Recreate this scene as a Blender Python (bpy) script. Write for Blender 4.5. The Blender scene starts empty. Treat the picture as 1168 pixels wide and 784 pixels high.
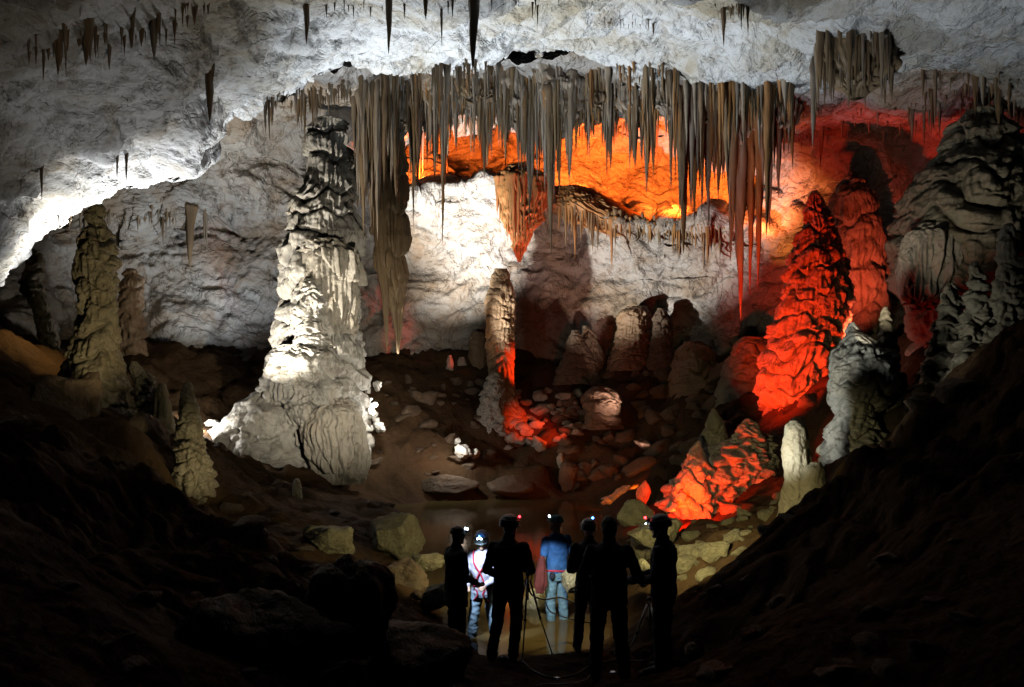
import bpy, bmesh, math, random
import numpy as np
from mathutils import Vector, Matrix
from mathutils.bvhtree import BVHTree

random.seed(7)
SC = bpy.context.scene
COL = SC.collection
F, CX, HZ = 779.0, 584.0, 480.0          # lens: focal length and horizon in photo pixels, camera at the origin


def at(px, py, d):
    return np.array([(px - CX) * d / F, d, (HZ - py) * d / F])


# ------------------------------------------------------------------ noise
def _h(ix, iy, iz, s):
    n = (ix.astype(np.int64) * 374761393 + iy.astype(np.int64) * 668265263 + iz.astype(np.int64) * 2147483647 + s * 974634777) & 0xFFFFFFFF
    n = ((n ^ (n >> 13)) * 1274126177) & 0xFFFFFFFF
    n = ((n ^ (n >> 16)) * 2246822519) & 0xFFFFFFFF
    return (n ^ (n >> 15)) & 0xFFFFFFFF


_G = np.array([[1, 1, 0], [-1, 1, 0], [1, -1, 0], [-1, -1, 0], [1, 0, 1], [-1, 0, 1], [1, 0, -1], [-1, 0, -1],
               [0, 1, 1], [0, -1, 1], [0, 1, -1], [0, -1, -1], [1, 1, 0], [-1, 1, 0], [0, -1, 1], [0, -1, -1]], float)


def gnoise(p, s=0):
    p = np.asarray(p, float)
    i = np.floor(p).astype(np.int64)
    f = p - i
    u = f * f * f * (f * (f * 6 - 15) + 10)
    out = np.zeros(p.shape[:-1])
    for a in (0, 1):
        wa = u[..., 0] if a else 1 - u[..., 0]
        for b in (0, 1):
            wb = u[..., 1] if b else 1 - u[..., 1]
            for c in (0, 1):
                wc = u[..., 2] if c else 1 - u[..., 2]
                g = _G[_h(i[..., 0] + a, i[..., 1] + b, i[..., 2] + c, s) & 15]
                out += wa * wb * wc * (g[..., 0] * (f[..., 0] - a) + g[..., 1] * (f[..., 1] - b) + g[..., 2] * (f[..., 2] - c))
    return out


def fbm(p, s=0, o=4, gain=.5):
    v, a = 0, 1.0
    for k in range(o):
        v = v + a * gnoise(p * 2.03 ** k, s + k * 17)
        a *= gain
    return v


def billow(p, s=0):
    return np.abs(gnoise(p, s))


# ------------------------------------------------------------------ mesh helpers
def mesh_from(name, V, faces, mat=None, smooth=True):
    V = np.asarray(V, float)
    faces = np.asarray(faces, np.int32)
    me = bpy.data.meshes.new(name)
    k = faces.shape[1]
    me.vertices.add(len(V))
    me.vertices.foreach_set('co', V.astype(np.float32).ravel())
    me.loops.add(faces.size)
    me.loops.foreach_set('vertex_index', faces.ravel())
    me.polygons.add(len(faces))
    me.polygons.foreach_set('loop_start', np.arange(0, faces.size, k, dtype=np.int32))
    me.polygons.foreach_set('use_smooth', np.full(len(faces), smooth))
    me.update(calc_edges=True)
    me.validate()
    if mat:
        me.materials.append(mat)
    return me


def link(name, me, loc=(0, 0, 0), parent=None, rot=(0, 0, 0)):
    o = bpy.data.objects.new(name, me)
    COL.objects.link(o)
    o.location = loc
    o.rotation_euler = rot
    if parent:
        o.parent = parent
    return o


def tag(o, label=None, cat=None, group=None, kind=None):
    for k, v in (('label', label), ('category', cat), ('group', group), ('kind', kind)):
        if v:
            o[k] = v
    return o


def grid_faces(n, m, wrap=False):
    i = np.arange(n - 1)[:, None]
    j = np.arange(m if wrap else m - 1)[None, :]
    j2 = (j + 1) % m
    a = i * m + j
    b = i * m + j2
    c = (i + 1) * m + j2
    d = (i + 1) * m + j
    return np.stack([a, b, c, d], -1).reshape(-1, 4)


def grid_normals(P):
    du = np.gradient(P, axis=0)
    dv = np.gradient(P, axis=1)
    n = np.cross(du, dv)
    return n / (np.linalg.norm(n, axis=-1, keepdims=True) + 1e-9)


def smoothstep(a, b, x):
    t = np.clip((x - a) / (b - a), 0, 1)
    return t * t * (3 - 2 * t)


# ------------------------------------------------------------------ materials
def rock_mat(name, base, dark, vein, scale=1.0, bump=.6, rough=.6, stain=.5, veins=.5, stretch=(1, 1, 1), spec=.35):
    m = bpy.data.materials.new(name)
    m.use_nodes = True
    nt = m.node_tree
    N, L = nt.nodes, nt.links
    b = N['Principled BSDF']
    b.inputs['Specular IOR Level'].default_value = spec
    tc = N.new('ShaderNodeTexCoord')
    mp = N.new('ShaderNodeMapping')
    mp.inputs['Scale'].default_value = [scale * s for s in stretch]
    L.new(tc.outputs['Object'], mp.inputs['Vector'])

    def noise(sc, det, rgh=.6, dist=0.0):
        n = N.new('ShaderNodeTexNoise')
        n.inputs['Scale'].default_value = sc
        n.inputs['Detail'].default_value = det
        n.inputs['Roughness'].default_value = rgh
        n.inputs['Distortion'].default_value = dist
        L.new(mp.outputs['Vector'], n.inputs['Vector'])
        return n

    def ramp(src, p0, p1, c0=(0, 0, 0, 1), c1=(1, 1, 1, 1)):
        r = N.new('ShaderNodeValToRGB')
        r.color_ramp.elements[0].position = p0
        r.color_ramp.elements[1].position = p1
        r.color_ramp.elements[0].color = c0
        r.color_ramp.elements[1].color = c1
        L.new(src, r.inputs['Fac'])
        return r

    def mix(fac, c1, c2):
        x = N.new('ShaderNodeMix')
        x.data_type = 'RGBA'
        L.new(fac, x.inputs['Factor'])
        for s, i in ((c1, 6), (c2, 7)):
            if isinstance(s, tuple):
                x.inputs[i].default_value = (*s, 1)
            else:
                L.new(s, x.inputs[i])
        return x.outputs[2]

    def mul(a, k):
        x = N.new('ShaderNodeMath')
        x.operation = 'MULTIPLY'
        L.new(a, x.inputs[0])
        x.inputs[1].default_value = k
        return x.outputs[0]

    n1 = noise(.45, 6, .62, .4)
    n2 = noise(1.7, 7, .65, .8)
    n3 = noise(7, 6, .6)
    patch = mul(ramp(n1.outputs['Fac'], .46, .66).outputs['Color'], stain)
    col = mix(patch, base, dark)
    mott = mul(ramp(n2.outputs['Fac'], .5, .72).outputs['Color'], stain * .8)
    col = mix(mott, col, vein)
    # thin seams around one noise level: mineral stain, with crease shade put into colour
    n4 = noise(.8, 4, .6, 1.6)
    sub = N.new('ShaderNodeMath')
    sub.operation = 'SUBTRACT'
    L.new(n4.outputs['Fac'], sub.inputs[0])
    sub.inputs[1].default_value = .52
    ab = N.new('ShaderNodeMath')
    ab.operation = 'ABSOLUTE'
    L.new(sub.outputs[0], ab.inputs[0])
    seam = mul(ramp(ab.outputs[0], .002, .022, (1, 1, 1, 1), (0, 0, 0, 1)).outputs['Color'], veins)
    vd = tuple(v * .4 for v in vein)
    col = mix(seam, col, vd)
    fine = mul(ramp(n3.outputs['Fac'], .52, .7).outputs['Color'], .3)
    col = mix(fine, col, dark)
    L.new(col, b.inputs['Base Color'])
    # relief
    vo = N.new('ShaderNodeTexVoronoi')
    vo.inputs['Scale'].default_value = 3.2
    L.new(mp.outputs['Vector'], vo.inputs['Vector'])
    add = N.new('ShaderNodeMath')
    add.operation = 'MULTIPLY_ADD'
    L.new(n3.outputs['Fac'], add.inputs[0])
    add.inputs[1].default_value = .45
    L.new(n2.outputs['Fac'], add.inputs[2])
    add2 = N.new('ShaderNodeMath')
    add2.operation = 'MULTIPLY_ADD'
    L.new(vo.outputs['Distance'], add2.inputs[0])
    add2.inputs[1].default_value = .25
    L.new(add.outputs[0], add2.inputs[2])
    add3 = N.new('ShaderNodeMath')
    add3.operation = 'MULTIPLY_ADD'
    L.new(seam, add3.inputs[0])
    add3.inputs[1].default_value = -.25
    L.new(add2.outputs[0], add3.inputs[2])
    bp = N.new('ShaderNodeBump')
    bp.inputs['Strength'].default_value = bump
    bp.inputs['Distance'].default_value = .22 / scale
    L.new(add3.outputs[0], bp.inputs['Height'])
    L.new(bp.outputs['Normal'], b.inputs['Normal'])
    rr = ramp(n2.outputs['Fac'], .3, .7, (rough - .15,) * 3 + (1,), (rough + .15,) * 3 + (1,))
    L.new(rr.outputs['Color'], b.inputs['Roughness'])
    return m


def plain_mat(name, col, rough=.7, metal=0.0, emit=None, strength=0, noise_amt=.25, nscale=12):
    m = bpy.data.materials.new(name)
    m.use_nodes = True
    nt = m.node_tree
    b = nt.nodes['Principled BSDF']
    b.inputs['Roughness'].default_value = rough
    b.inputs['Metallic'].default_value = metal
    tc = nt.nodes.new('ShaderNodeTexCoord')
    n = nt.nodes.new('ShaderNodeTexNoise')
    n.inputs['Scale'].default_value = nscale
    n.inputs['Detail'].default_value = 5
    nt.links.new(tc.outputs['Object'], n.inputs['Vector'])
    r = nt.nodes.new('ShaderNodeValToRGB')
    r.color_ramp.elements[0].position = .3
    r.color_ramp.elements[1].position = .7
    r.color_ramp.elements[0].color = (*[c * (1 - noise_amt) for c in col], 1)
    r.color_ramp.elements[1].color = (*[min(1, c * (1 + noise_amt)) for c in col], 1)
    nt.links.new(n.outputs['Fac'], r.inputs['Fac'])
    nt.links.new(r.outputs['Color'], b.inputs['Base Color'])
    bp = nt.nodes.new('ShaderNodeBump')
    bp.inputs['Strength'].default_value = .15
    bp.inputs['Distance'].default_value = .02
    nt.links.new(n.outputs['Fac'], bp.inputs['Height'])
    nt.links.new(bp.outputs['Normal'], b.inputs['Normal'])
    if emit:
        b.inputs['Emission Color'].default_value = (*emit, 1)
        b.inputs['Emission Strength'].default_value = strength
    return m


M = {}
M['wall'] = rock_mat('wall_limestone', (.64, .60, .55), (.42, .30, .19), (.33, .20, .10), .55, .75, .65, .85, .45)
M['ceil'] = rock_mat('ceiling_limestone', (.68, .67, .65), (.42, .35, .23), (.34, .24, .12), .75, .75, .65, .85, .3)
M['floor'] = rock_mat('clay_floor', (.13, .075, .038), (.065, .04, .024), (.15, .09, .045), .9, .6, .85, .6, .2, (1, 1, 1), .08)
M['flow'] = rock_mat('flowstone', (.60, .54, .44), (.33, .30, .26), (.40, .28, .16), 1.3, .75, .5, .5, .45, (1, 1, .55))
M['flow_pale'] = rock_mat('pale_flowstone', (.66, .62, .54), (.26, .26, .27), (.42, .30, .17), 1.2, .55, .5, .55, .5, (1, 1, .6))
M['flow_tan'] = rock_mat('tan_flowstone', (.56, .38, .22), (.30, .20, .13), (.42, .24, .11), 1.3, .6, .5, .6, .4, (1, 1, .6))
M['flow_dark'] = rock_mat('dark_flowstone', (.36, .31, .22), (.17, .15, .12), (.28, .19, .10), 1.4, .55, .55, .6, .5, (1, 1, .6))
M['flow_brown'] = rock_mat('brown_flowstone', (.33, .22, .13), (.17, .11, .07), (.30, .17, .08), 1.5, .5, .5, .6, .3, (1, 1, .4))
M['drip_grey'] = rock_mat('grey_dripstone', (.48, .40, .31), (.25, .18, .11), (.38, .22, .10), 2.2, .35, .45, .7, .1, (1, 1, .18))
M['drip_brown'] = rock_mat('brown_dripstone', (.33, .23, .13), (.15, .10, .07), (.40, .23, .09), 2.2, .35, .45, .7, .1, (1, 1, .18))
M['drip_ochre'] = rock_mat('ochre_dripstone', (.52, .27, .10), (.30, .15, .07), (.50, .19, .06), 2.2, .35, .45, .7, .1, (1, 1, .18))
M['boulder'] = rock_mat('boulder_rock', (.44, .39, .26), (.24, .20, .12), (.34, .25, .11), 2.6, 1.0, .65, .6, .5)
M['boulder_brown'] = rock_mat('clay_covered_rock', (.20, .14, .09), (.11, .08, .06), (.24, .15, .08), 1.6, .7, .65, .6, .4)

# ------------------------------------------------------------------ cave shell: back wall and rear ceiling
KEYS = [
    # px : (py, depth) from the foot of the wall up, over the ledge and forward under the roof
    (-260, [(520, 20), (400, 21), (330, 22), (255, 22), (245, 22), (240, 22.4), (215, 22), (190, 21), (170, 19), (150, 17.5), (70, 16)]),
    (0,    [(520, 23), (400, 25), (330, 26), (258, 26), (248, 25.2), (243, 25), (215, 24.6), (190, 24), (170, 22), (150, 20), (95, 17.5)]),
    (150,  [(520, 29), (420, 31), (330, 32), (256, 32), (246, 30.2), (240, 30), (215, 29.4), (190, 28.6), (160, 27), (120, 24), (85, 18)]),
    (300,  [(540, 32), (400, 33.5), (320, 34), (250, 34), (240, 33.6), (230, 33.4), (180, 32.8), (150, 31), (115, 28), (90, 23.5), (60, 18)]),
    (400,  [(540, 34), (400, 36), (320, 36.5), (236, 35.6), (224, 35), (217, 36.8), (190, 37.4), (150, 35), (128, 28.5), (92, 23.5), (52, 19)]),
    (480,  [(540, 34), (400, 36), (310, 36.2), (230, 35), (218, 34.4), (212, 37.2), (185, 38), (148, 36), (118, 29), (86, 23.8), (48, 20.5)]),
    (560,  [(540, 34), (400, 36), (310, 36), (224, 34.8), (208, 34), (202, 37.2), (180, 38.4), (142, 36), (108, 29), (82, 23.8), (46, 20.5)]),
    (640,  [(540, 34), (400, 36), (310, 36), (246, 35), (228, 34), (220, 37.2), (180, 38.6), (140, 36), (106, 29), (82, 23.8), (46, 20.5)]),
    (740,  [(540, 33), (400, 34.6), (320, 35), (272, 34), (258, 33), (250, 36.4), (190, 38), (140, 36), (108, 29), (84, 23), (46, 19.5)]),
    (840,  [(540, 30), (400, 32), (320, 32.6), (272, 32.2), (258, 31.6), (248, 34), (200, 35), (146, 33), (112, 27), (90, 22.4), (50, 19)]),
    (900,  [(540, 28), (420, 29.4), (330, 30.4), (290, 30.6), (280, 30.5), (270, 31), (210, 31.6), (150, 29), (122, 25), (100, 21.5), (56, 19)]),
    (1000, [(540, 25), (400, 27), (330, 28), (280, 28), (270, 28), (260, 28), (200, 27.4), (150, 25), (125, 21.5), (105, 19), (58, 18.2)]),
    (1100, [(540, 20), (400, 22), (330, 22.6), (270, 22.6), (260, 22.6), (250, 22.6), (190, 22), (152, 20.4), (132, 19), (112, 18), (60, 17.4)]),
    (1200, [(540, 15), (400, 17), (330, 18), (270, 18.4), (260, 18.4), (250, 18.4), (190, 18.4), (156, 18), (136, 17.6), (116, 17.2), (60, 16.8)]),
    (1420, [(540, 11), (400, 12), (330, 13), (270, 14), (260, 14), (250, 14), (190, 14.5), (156, 15), (136, 15), (116, 15), (60, 15)]),
]
kpx = np.array([k[0] for k in KEYS], float)
kpts = np.array([k[1] for k in KEYS], float)            # keys, 11, 2


def cub(x, xp, fp):
    """smooth (monotone-ish) interpolation of rows fp over xp"""
    fp = np.asarray(fp, float)
    i = np.clip(np.searchsorted(xp, x) - 1, 0, len(xp) - 2)
    h = xp[i + 1] - xp[i]
    t = (x - xp[i]) / h
    m = np.gradient(fp, xp, axis=0) * .8
    sh = (len(x),) + (1,) * (fp.ndim - 1)
    t = t.reshape(sh)
    h = h.reshape(sh)
    return ((2 * t ** 3 - 3 * t ** 2 + 1) * fp[i] + (t ** 3 - 2 * t ** 2 + t) * h * m[i]
            + (-2 * t ** 3 + 3 * t ** 2) * fp[i + 1] + (t ** 3 - t ** 2) * h * m[i + 1])


NU, NV = 760, 430
ux = np.linspace(-260, 1420, NU)
prof = cub(ux, kpx, kpts)                                # NU, 11, 2
# the ledge wanders a little
wob = fbm(np.stack([ux / 38, ux * 0, ux * 0], -1), 3, 3) * 14
prof[:, 3:6, 0] += wob[:, None]
seg = np.array([0, 60, 45, 45, 14, 26, 50, 45, 60, 55, 30], float)
seg = np.cumsum(seg)
seg = seg / seg[-1] * (NV - 1)
sv = np.arange(NV)
i = np.clip(np.searchsorted(seg, sv, side='right') - 1, 0, 9)
tt = ((sv - seg[i]) / (seg[i + 1] - seg[i]))[None, :, None]
prs = prof[:, i] * (1 - tt) + prof[:, i + 1] * tt
ker = np.exp(-np.linspace(-2, 2, 13) ** 2)
ker /= ker.sum()
pad = np.pad(prs, ((0, 0), (6, 6), (0, 0)), mode='edge')
prs = sum(ker[k] * pad[:, k:k + NV] for k in range(13))
PX = ux[:, None] + 0 * prs[..., 0]
D = prs[..., 1]
P = np.stack([(PX - CX) * D / F, D, (HZ - prs[..., 0]) * D / F], -1)
SHELL_END = P[:, -1].copy()
Nn = grid_normals(P)
if Nn[NU // 2, 60, 1] > 0:
    Nn = -Nn
warp = np.stack([gnoise(P / 2.3, 50), gnoise(P / 2.3, 51), gnoise(P / 2.3, 52)], -1)
Q = P + warp * 1.1
dis = .85 * fbm(P / 5.0, 1, 2) + .75 * billow(Q / 2.6 * np.array([1, 1, 1.25]), 5) + .38 * billow(Q / 1.15 * np.array([.8, .8, 1.4]), 9) \
    + .17 * billow(Q / .5, 13) + .07 * fbm(P / .2, 15, 2)
P2 = P + Nn * dis[..., None]
lean = smoothstep(.4, 1.0, -Nn[..., 2])[..., None]
wall_me = mesh_from('cave_wall', P2.reshape(-1, 3), grid_faces(NU, NV), M['wall'])
wall = tag(link('cave_wall', wall_me), kind='structure')

# ------------------------------------------------------------------ front ceiling with its broken lip
lipx = np.array([-300, 0, 20, 80, 110, 140, 180, 230, 262, 320, 390, 430, 480, 560, 650, 720, 770, 850, 900, 960, 1020, 1090, 1168, 1420], float)
lipy = np.array([330, 292, 262, 217, 200, 190, 168, 160, 128, 106, 80, 68, 67, 72, 66, 74, 78, 84, 98, 96, 112, 118, 112, 120], float)
CU, CV = 720, 300
cx_ = np.linspace(-420, 1560, CU)
ly = np.interp(cx_, lipx, lipy) + fbm(np.stack([cx_ / 30, cx_ * 0, cx_ * 0 + 5], -1), 23, 4) * 9
t_ = (cx_ - CX) / F


def roof(X, Y):
    s = X + 2.15
    w = 1.6
    neg = -w * np.log1p(np.exp(np.clip(-s / w, -40, 40)))
    pos = w * np.log1p(np.exp(np.clip(s / w, -40, 40)))
    return 4.6 + .3 * Y + .647 * neg - .113 * pos


lipd = np.empty(CU)
for k in range(CU):
    Yc = np.linspace(4, 30, 1500)
    e = (HZ - ly[k]) / F
    dd = e * Yc - roof(t_[k] * Yc, Yc)
    j = np.argmax(dd > 0)
    lipd[k] = Yc[j] if dd[j] > 0 else 16
lipd = np.clip(lipd, 9, 20.5)
endp = np.stack([np.interp(cx_, ux, SHELL_END[:, k]) for k in range(3)], -1)
v1 = np.linspace(0, 1, 236)
Yg = 2.0 + (lipd[:, None] - 2.0) * v1[None] ** .8
Xg = t_[:, None] * Yg
Zg = roof(Xg, Yg)
v2 = np.linspace(0, 1, CV - 236 + 1)[1:]
lz = Zg[:, -1:]
endd = np.maximum(endp[:, 1], lipd + .6)[:, None]
Y2 = lipd[:, None] + (endd - lipd[:, None]) * v2[None] ** 1.6
Z2 = lz + (endp[:, 2][:, None] + 1.3 - lz) * v2[None] ** .85
Y3 = np.concatenate([Yg, Y2], 1)
Z3 = np.concatenate([Zg, Z2], 1)
C = np.stack([t_[:, None] * Y3, Y3, Z3], -1)
padC = np.pad(C, ((0, 0), (4, 4), (0, 0)), mode='edge')
k9 = np.exp(-np.linspace(-1.7, 1.7, 9) ** 2)
k9 /= k9.sum()
C = sum(k9[k] * padC[:, k:k + CV] for k in range(9))
Nc = grid_normals(C)
if Nc[CU // 2, 150, 2] > 0:
    Nc = -Nc
warp = np.stack([gnoise(C / 1.6, 60), gnoise(C / 1.6, 61), gnoise(C / 1.6, 62)], -1)
Q = C + warp * .8
dis = .7 * fbm(C / 4.0, 31, 2) + .62 * billow(Q / 2.1 * np.array([.7, 1.2, 1]), 35) + .3 * billow(Q / .85 * np.array([.8, 1, 1]), 39) + .13 * billow(Q / .36, 43) + .05 * fbm(C / .13, 45, 2)
fade = np.ones((CU, CV))
fade[:, 236:] = np.linspace(1, .5, CV - 236)[None]
C2 = C + Nc * (dis * fade)[..., None]
ceil_me = mesh_from('cave_ceiling', C2.reshape(-1, 3), grid_faces(CU, CV), M['ceil'])
ceiling = tag(link('cave_ceiling', ceil_me), kind='structure')

# ------------------------------------------------------------------ floor
CTRL = [
    # near ground
    (584, None, 1.0, -1.75), (584, None, 4, -2.05), (200, None, 4, -1.8), (950, None, 4, -1.8), (584, None, 6, -2.5), (450, None, 6.2, -2.35), (690, None, 7.3, -2.76), (584, None, 8.3, -2.95),
    (757, None, 7.7, -2.85), (520, None, 8.6, -2.97), (664, None, 8.7, -2.98), (600, None, 8.9, -3.0), (700, None, 8.8, -2.95), (800, None, 7.5, -2.6),
    (430, None, 7.6, -2.45), (350, None, 7.5, -2.0), (250, None, 7, -1.8), (100, None, 7, -1.6), (0, None, 8, -.5), (-150, None, 8, 1.2), (-150, None, 5, 0),
    (250, 610, 11, None), (330, 640, 12, None), (150, 560, 12, None), (0, 480, 13, None), (150, 490, 16, None), (215, 590, 15, None), (60, 445, 18, None), (0, 380, 19, None), (60, 405, 21, None), (-150, 330, 17, None),
    (400, 640, 11, None), (300, 560, 19, None), (240, 510, 24, None), (250, 480, 27, None), (320, 500, 26, None), (330, 560, 22, None), (400, 562, 24, None), (300, 420, 31, None), (200, 410, 29, None), (120, 420, 26, None),
    (170, 455, 21, None), (370, 610, 14.5, None), (450, 600, 17, None), (440, 575, 21.5, None),
    # back bank
    (440, 430, 31, None), (430, 405, 35, None), (500, 425, 33.5, None), (480, 480, 29, None), (450, 540, 26.3, None), (540, 545, 27.5, None), (560, 569, 27, -3.0), (500, 569, 26, -3.0),
    (440, 572, 25, -2.95), (620, 540, 28, None), (640, 564, 28.3, -3.0), (600, 470, 32.5, None), (640, 430, 33.8, None), (650, 512, 29.3, None), (700, 520, 28, None), (700, 470, 31, None), (700, 405, 35, None),
    (560, 400, 36, None), (640, 400, 36, None), (780, 500, 26, None), (780, 410, 32, None), (840, 430, 28, None), (850, 470, 24, None), (740, 545, 23, None), (690, 573, 25.5, -2.95), (900, 440, 25, None), (960, 420, 24, None),
    # right bank
    (725, 590, 18, None), (770, 600, 13.5, None), (720, 650, 10.8, -2.75), (800, 622, 11.6, None), (850, 590, 13, None), (760, 655, 10, -2.65), (900, 560, 14.5, None), (880, 540, 18, None), (950, 500, 16, None),
    (780, 690, 8.5, -2.3), (790, 670, 9, None), (835, 634, 9.4, None), (885, 598, 10, None), (930, 575, 11, None), (980, 520, 12, None), (1080, 450, 12, None), (1168, 350, 12, None), (1300, 280, 10, None),
    (1168, 520, 7, None), (1000, 600, 7.5, None), (900, 670, 7.2, None), (1300, 480, 5, None), (1050, 380, 17, None), (1000, 400, 19, None), (1168, 600, 5, None),
    # bed of the pool
    (570, None, 22, -3.9), (560, None, 17, -3.9), (600, None, 14, -3.7), (640, None, 11.5, -3.4), (600, None, 10.2, -3.25), (545, None, 11.5, -3.4), (660, None, 14, -3.6), (510, None, 23, -3.6), (640, None, 25, -3.6),
    (540, None, 14, -3.5), (500, None, 18, -3.5), (635, None, 10.5, -3.26), (553, None, 9.7, -3.2), (680, None, 20, -3.5), (660, None, 9.6, -3.15),
]
cp = []
for px, py, d, z in CTRL:
    cp.append(((px - CX) * d / F, d, (HZ - py) * d / F if z is None else z))
cp = np.array(cp)


def rbf_fit(c):
    r = np.linalg.norm(c[:, None, :2] - c[None, :, :2], axis=-1)
    n = len(c)
    A = np.zeros((n + 3, n + 3))
    A[:n, :n] = -r - .15 * np.eye(n) * 0
    A[:n, n] = 1
    A[:n, n + 1:] = c[:, :2]
    A[n:, :n] = A[:n, n:].T
    b = np.zeros(n + 3)
    b[:n] = c[:, 2]
    return np.linalg.solve(A, b)


W = rbf_fit(cp)


def ground_z(X, Y):
    X = np.asarray(X, float)
    Y = np.asarray(Y, float)
    out = W[-3] + W[-2] * X + W[-1] * Y
    for k in range(len(cp)):
        out = out - W[k] * np.sqrt((X - cp[k, 0]) ** 2 + (Y - cp[k, 1]) ** 2 + .02)
    return out


FU, FV = 620, 460
ft = np.linspace(-1.15, 1.15, FU)
fd = np.geomspace(1.2, 41, FV)
FX = ft[:, None] * fd[None]
FY = np.ones((FU, 1)) * fd[None]
FZ = ground_z(FX, FY)
G = np.stack([FX, FY, FZ], -1)
amp = smoothstep(3, 9, FY) * (.35 + .65 * smoothstep(-3.1, -1.8, FZ)) * (1 + .6 * smoothstep(15, 28, FY)) * (1 + 1.0 * smoothstep(2.0, 4.5, np.abs(FX - .6)) * (1 - smoothstep(9, 14, FY)))
warp = np.stack([gnoise(G / 1.5, 80), gnoise(G / 1.5, 81), gnoise(G / 1.5, 82)], -1)
Q = G + warp * .6
dz = amp * (.3 * fbm(G / 2.2, 71, 3) + .34 * (billow(Q / 1.4, 75) - .2) + .17 * (billow(Q / .6, 77) - .2) + .07 * billow(Q / .25, 79)) + .02 * fbm(G / .15, 83, 2)
G[..., 2] += dz
floor_me = mesh_from('ground', G.reshape(-1, 3), grid_faces(FU, FV), M['floor'])
ground = tag(link('ground', floor_me), kind='structure')

# water of the pool
WZ = -3.05
wm = bpy.data.materials.new('pool_water')
wm.use_nodes = True
nt = wm.node_tree
b = nt.nodes['Principled BSDF']
b.inputs['Base Color'].default_value = (.15, .105, .042, 1)
b.inputs['Roughness'].default_value = .09
b.inputs['Specular IOR Level'].default_value = .5
b.inputs['IOR'].default_value = 1.33
tc = nt.nodes.new('ShaderNodeTexCoord')
n = nt.nodes.new('ShaderNodeTexNoise')
n.inputs['Scale'].default_value = 1.6
n.inputs['Detail'].default_value = 3
nt.links.new(tc.outputs['Object'], n.inputs['Vector'])
bp = nt.nodes.new('ShaderNodeBump')
bp.inputs['Strength'].default_value = .12
bp.inputs['Distance'].default_value = .03
nt.links.new(n.outputs['Fac'], bp.inputs['Height'])
nt.links.new(bp.outputs['Normal'], b.inputs['Normal'])
pool = []
gx, gy = np.meshgrid(np.linspace(-7, 6, 60), np.linspace(8.6, 30, 90), indexing='ij')
wv = np.stack([gx, gy, WZ + 0 * gx], -1)
water = tag(link('pool_water', mesh_from('pool_water', wv.reshape(-1, 3), grid_faces(60, 90)[:, ::-1], wm)), kind='structure')

# ------------------------------------------------------------------ BVH of the shell for rooting things on rock
dg = bpy.context.evaluated_depsgraph_get()


def bvh_of(V, fc):
    return BVHTree.FromPolygons([tuple(v) for v in V], [tuple(f) for f in fc])


BV_wall = bvh_of(P2.reshape(-1, 3), grid_faces(NU, NV))
BV_ceil = bvh_of(C2.reshape(-1, 3), grid_faces(CU, CV))
BV_floor = bvh_of(G.reshape(-1, 3), grid_faces(FU, FV))


LUMPS = []


def hit(px, py, which=None):
    d = Vector(((px - CX) / F, 1, (HZ - py) / F)).normalized()
    best = None
    for bv in ([BV_wall, BV_ceil] + LUMPS if which is None else which):
        h = bv.ray_cast(Vector((0, 0, 0)), d)
        if h[0] is not None and (best is None or h[3] < best[3]):
            best = h
    return None if best is None else np.array(best[0])


def floor_at(x, y):
    h = BV_floor.ray_cast(Vector((x, y, 30)), Vector((0, 0, -1)))
    return h[0].z if h[0] is not None else float(ground_z(x, y))


def roof_at(x, y, z):
    """first rock above a point"""
    best = None
    for bv in (BV_wall, BV_ceil):
        h = bv.ray_cast(Vector((x, y, z)), Vector((0, 0, 1)))
        if h[0] is not None and (best is None or h[0].z < best):
            best = h[0].z
    return best


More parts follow.
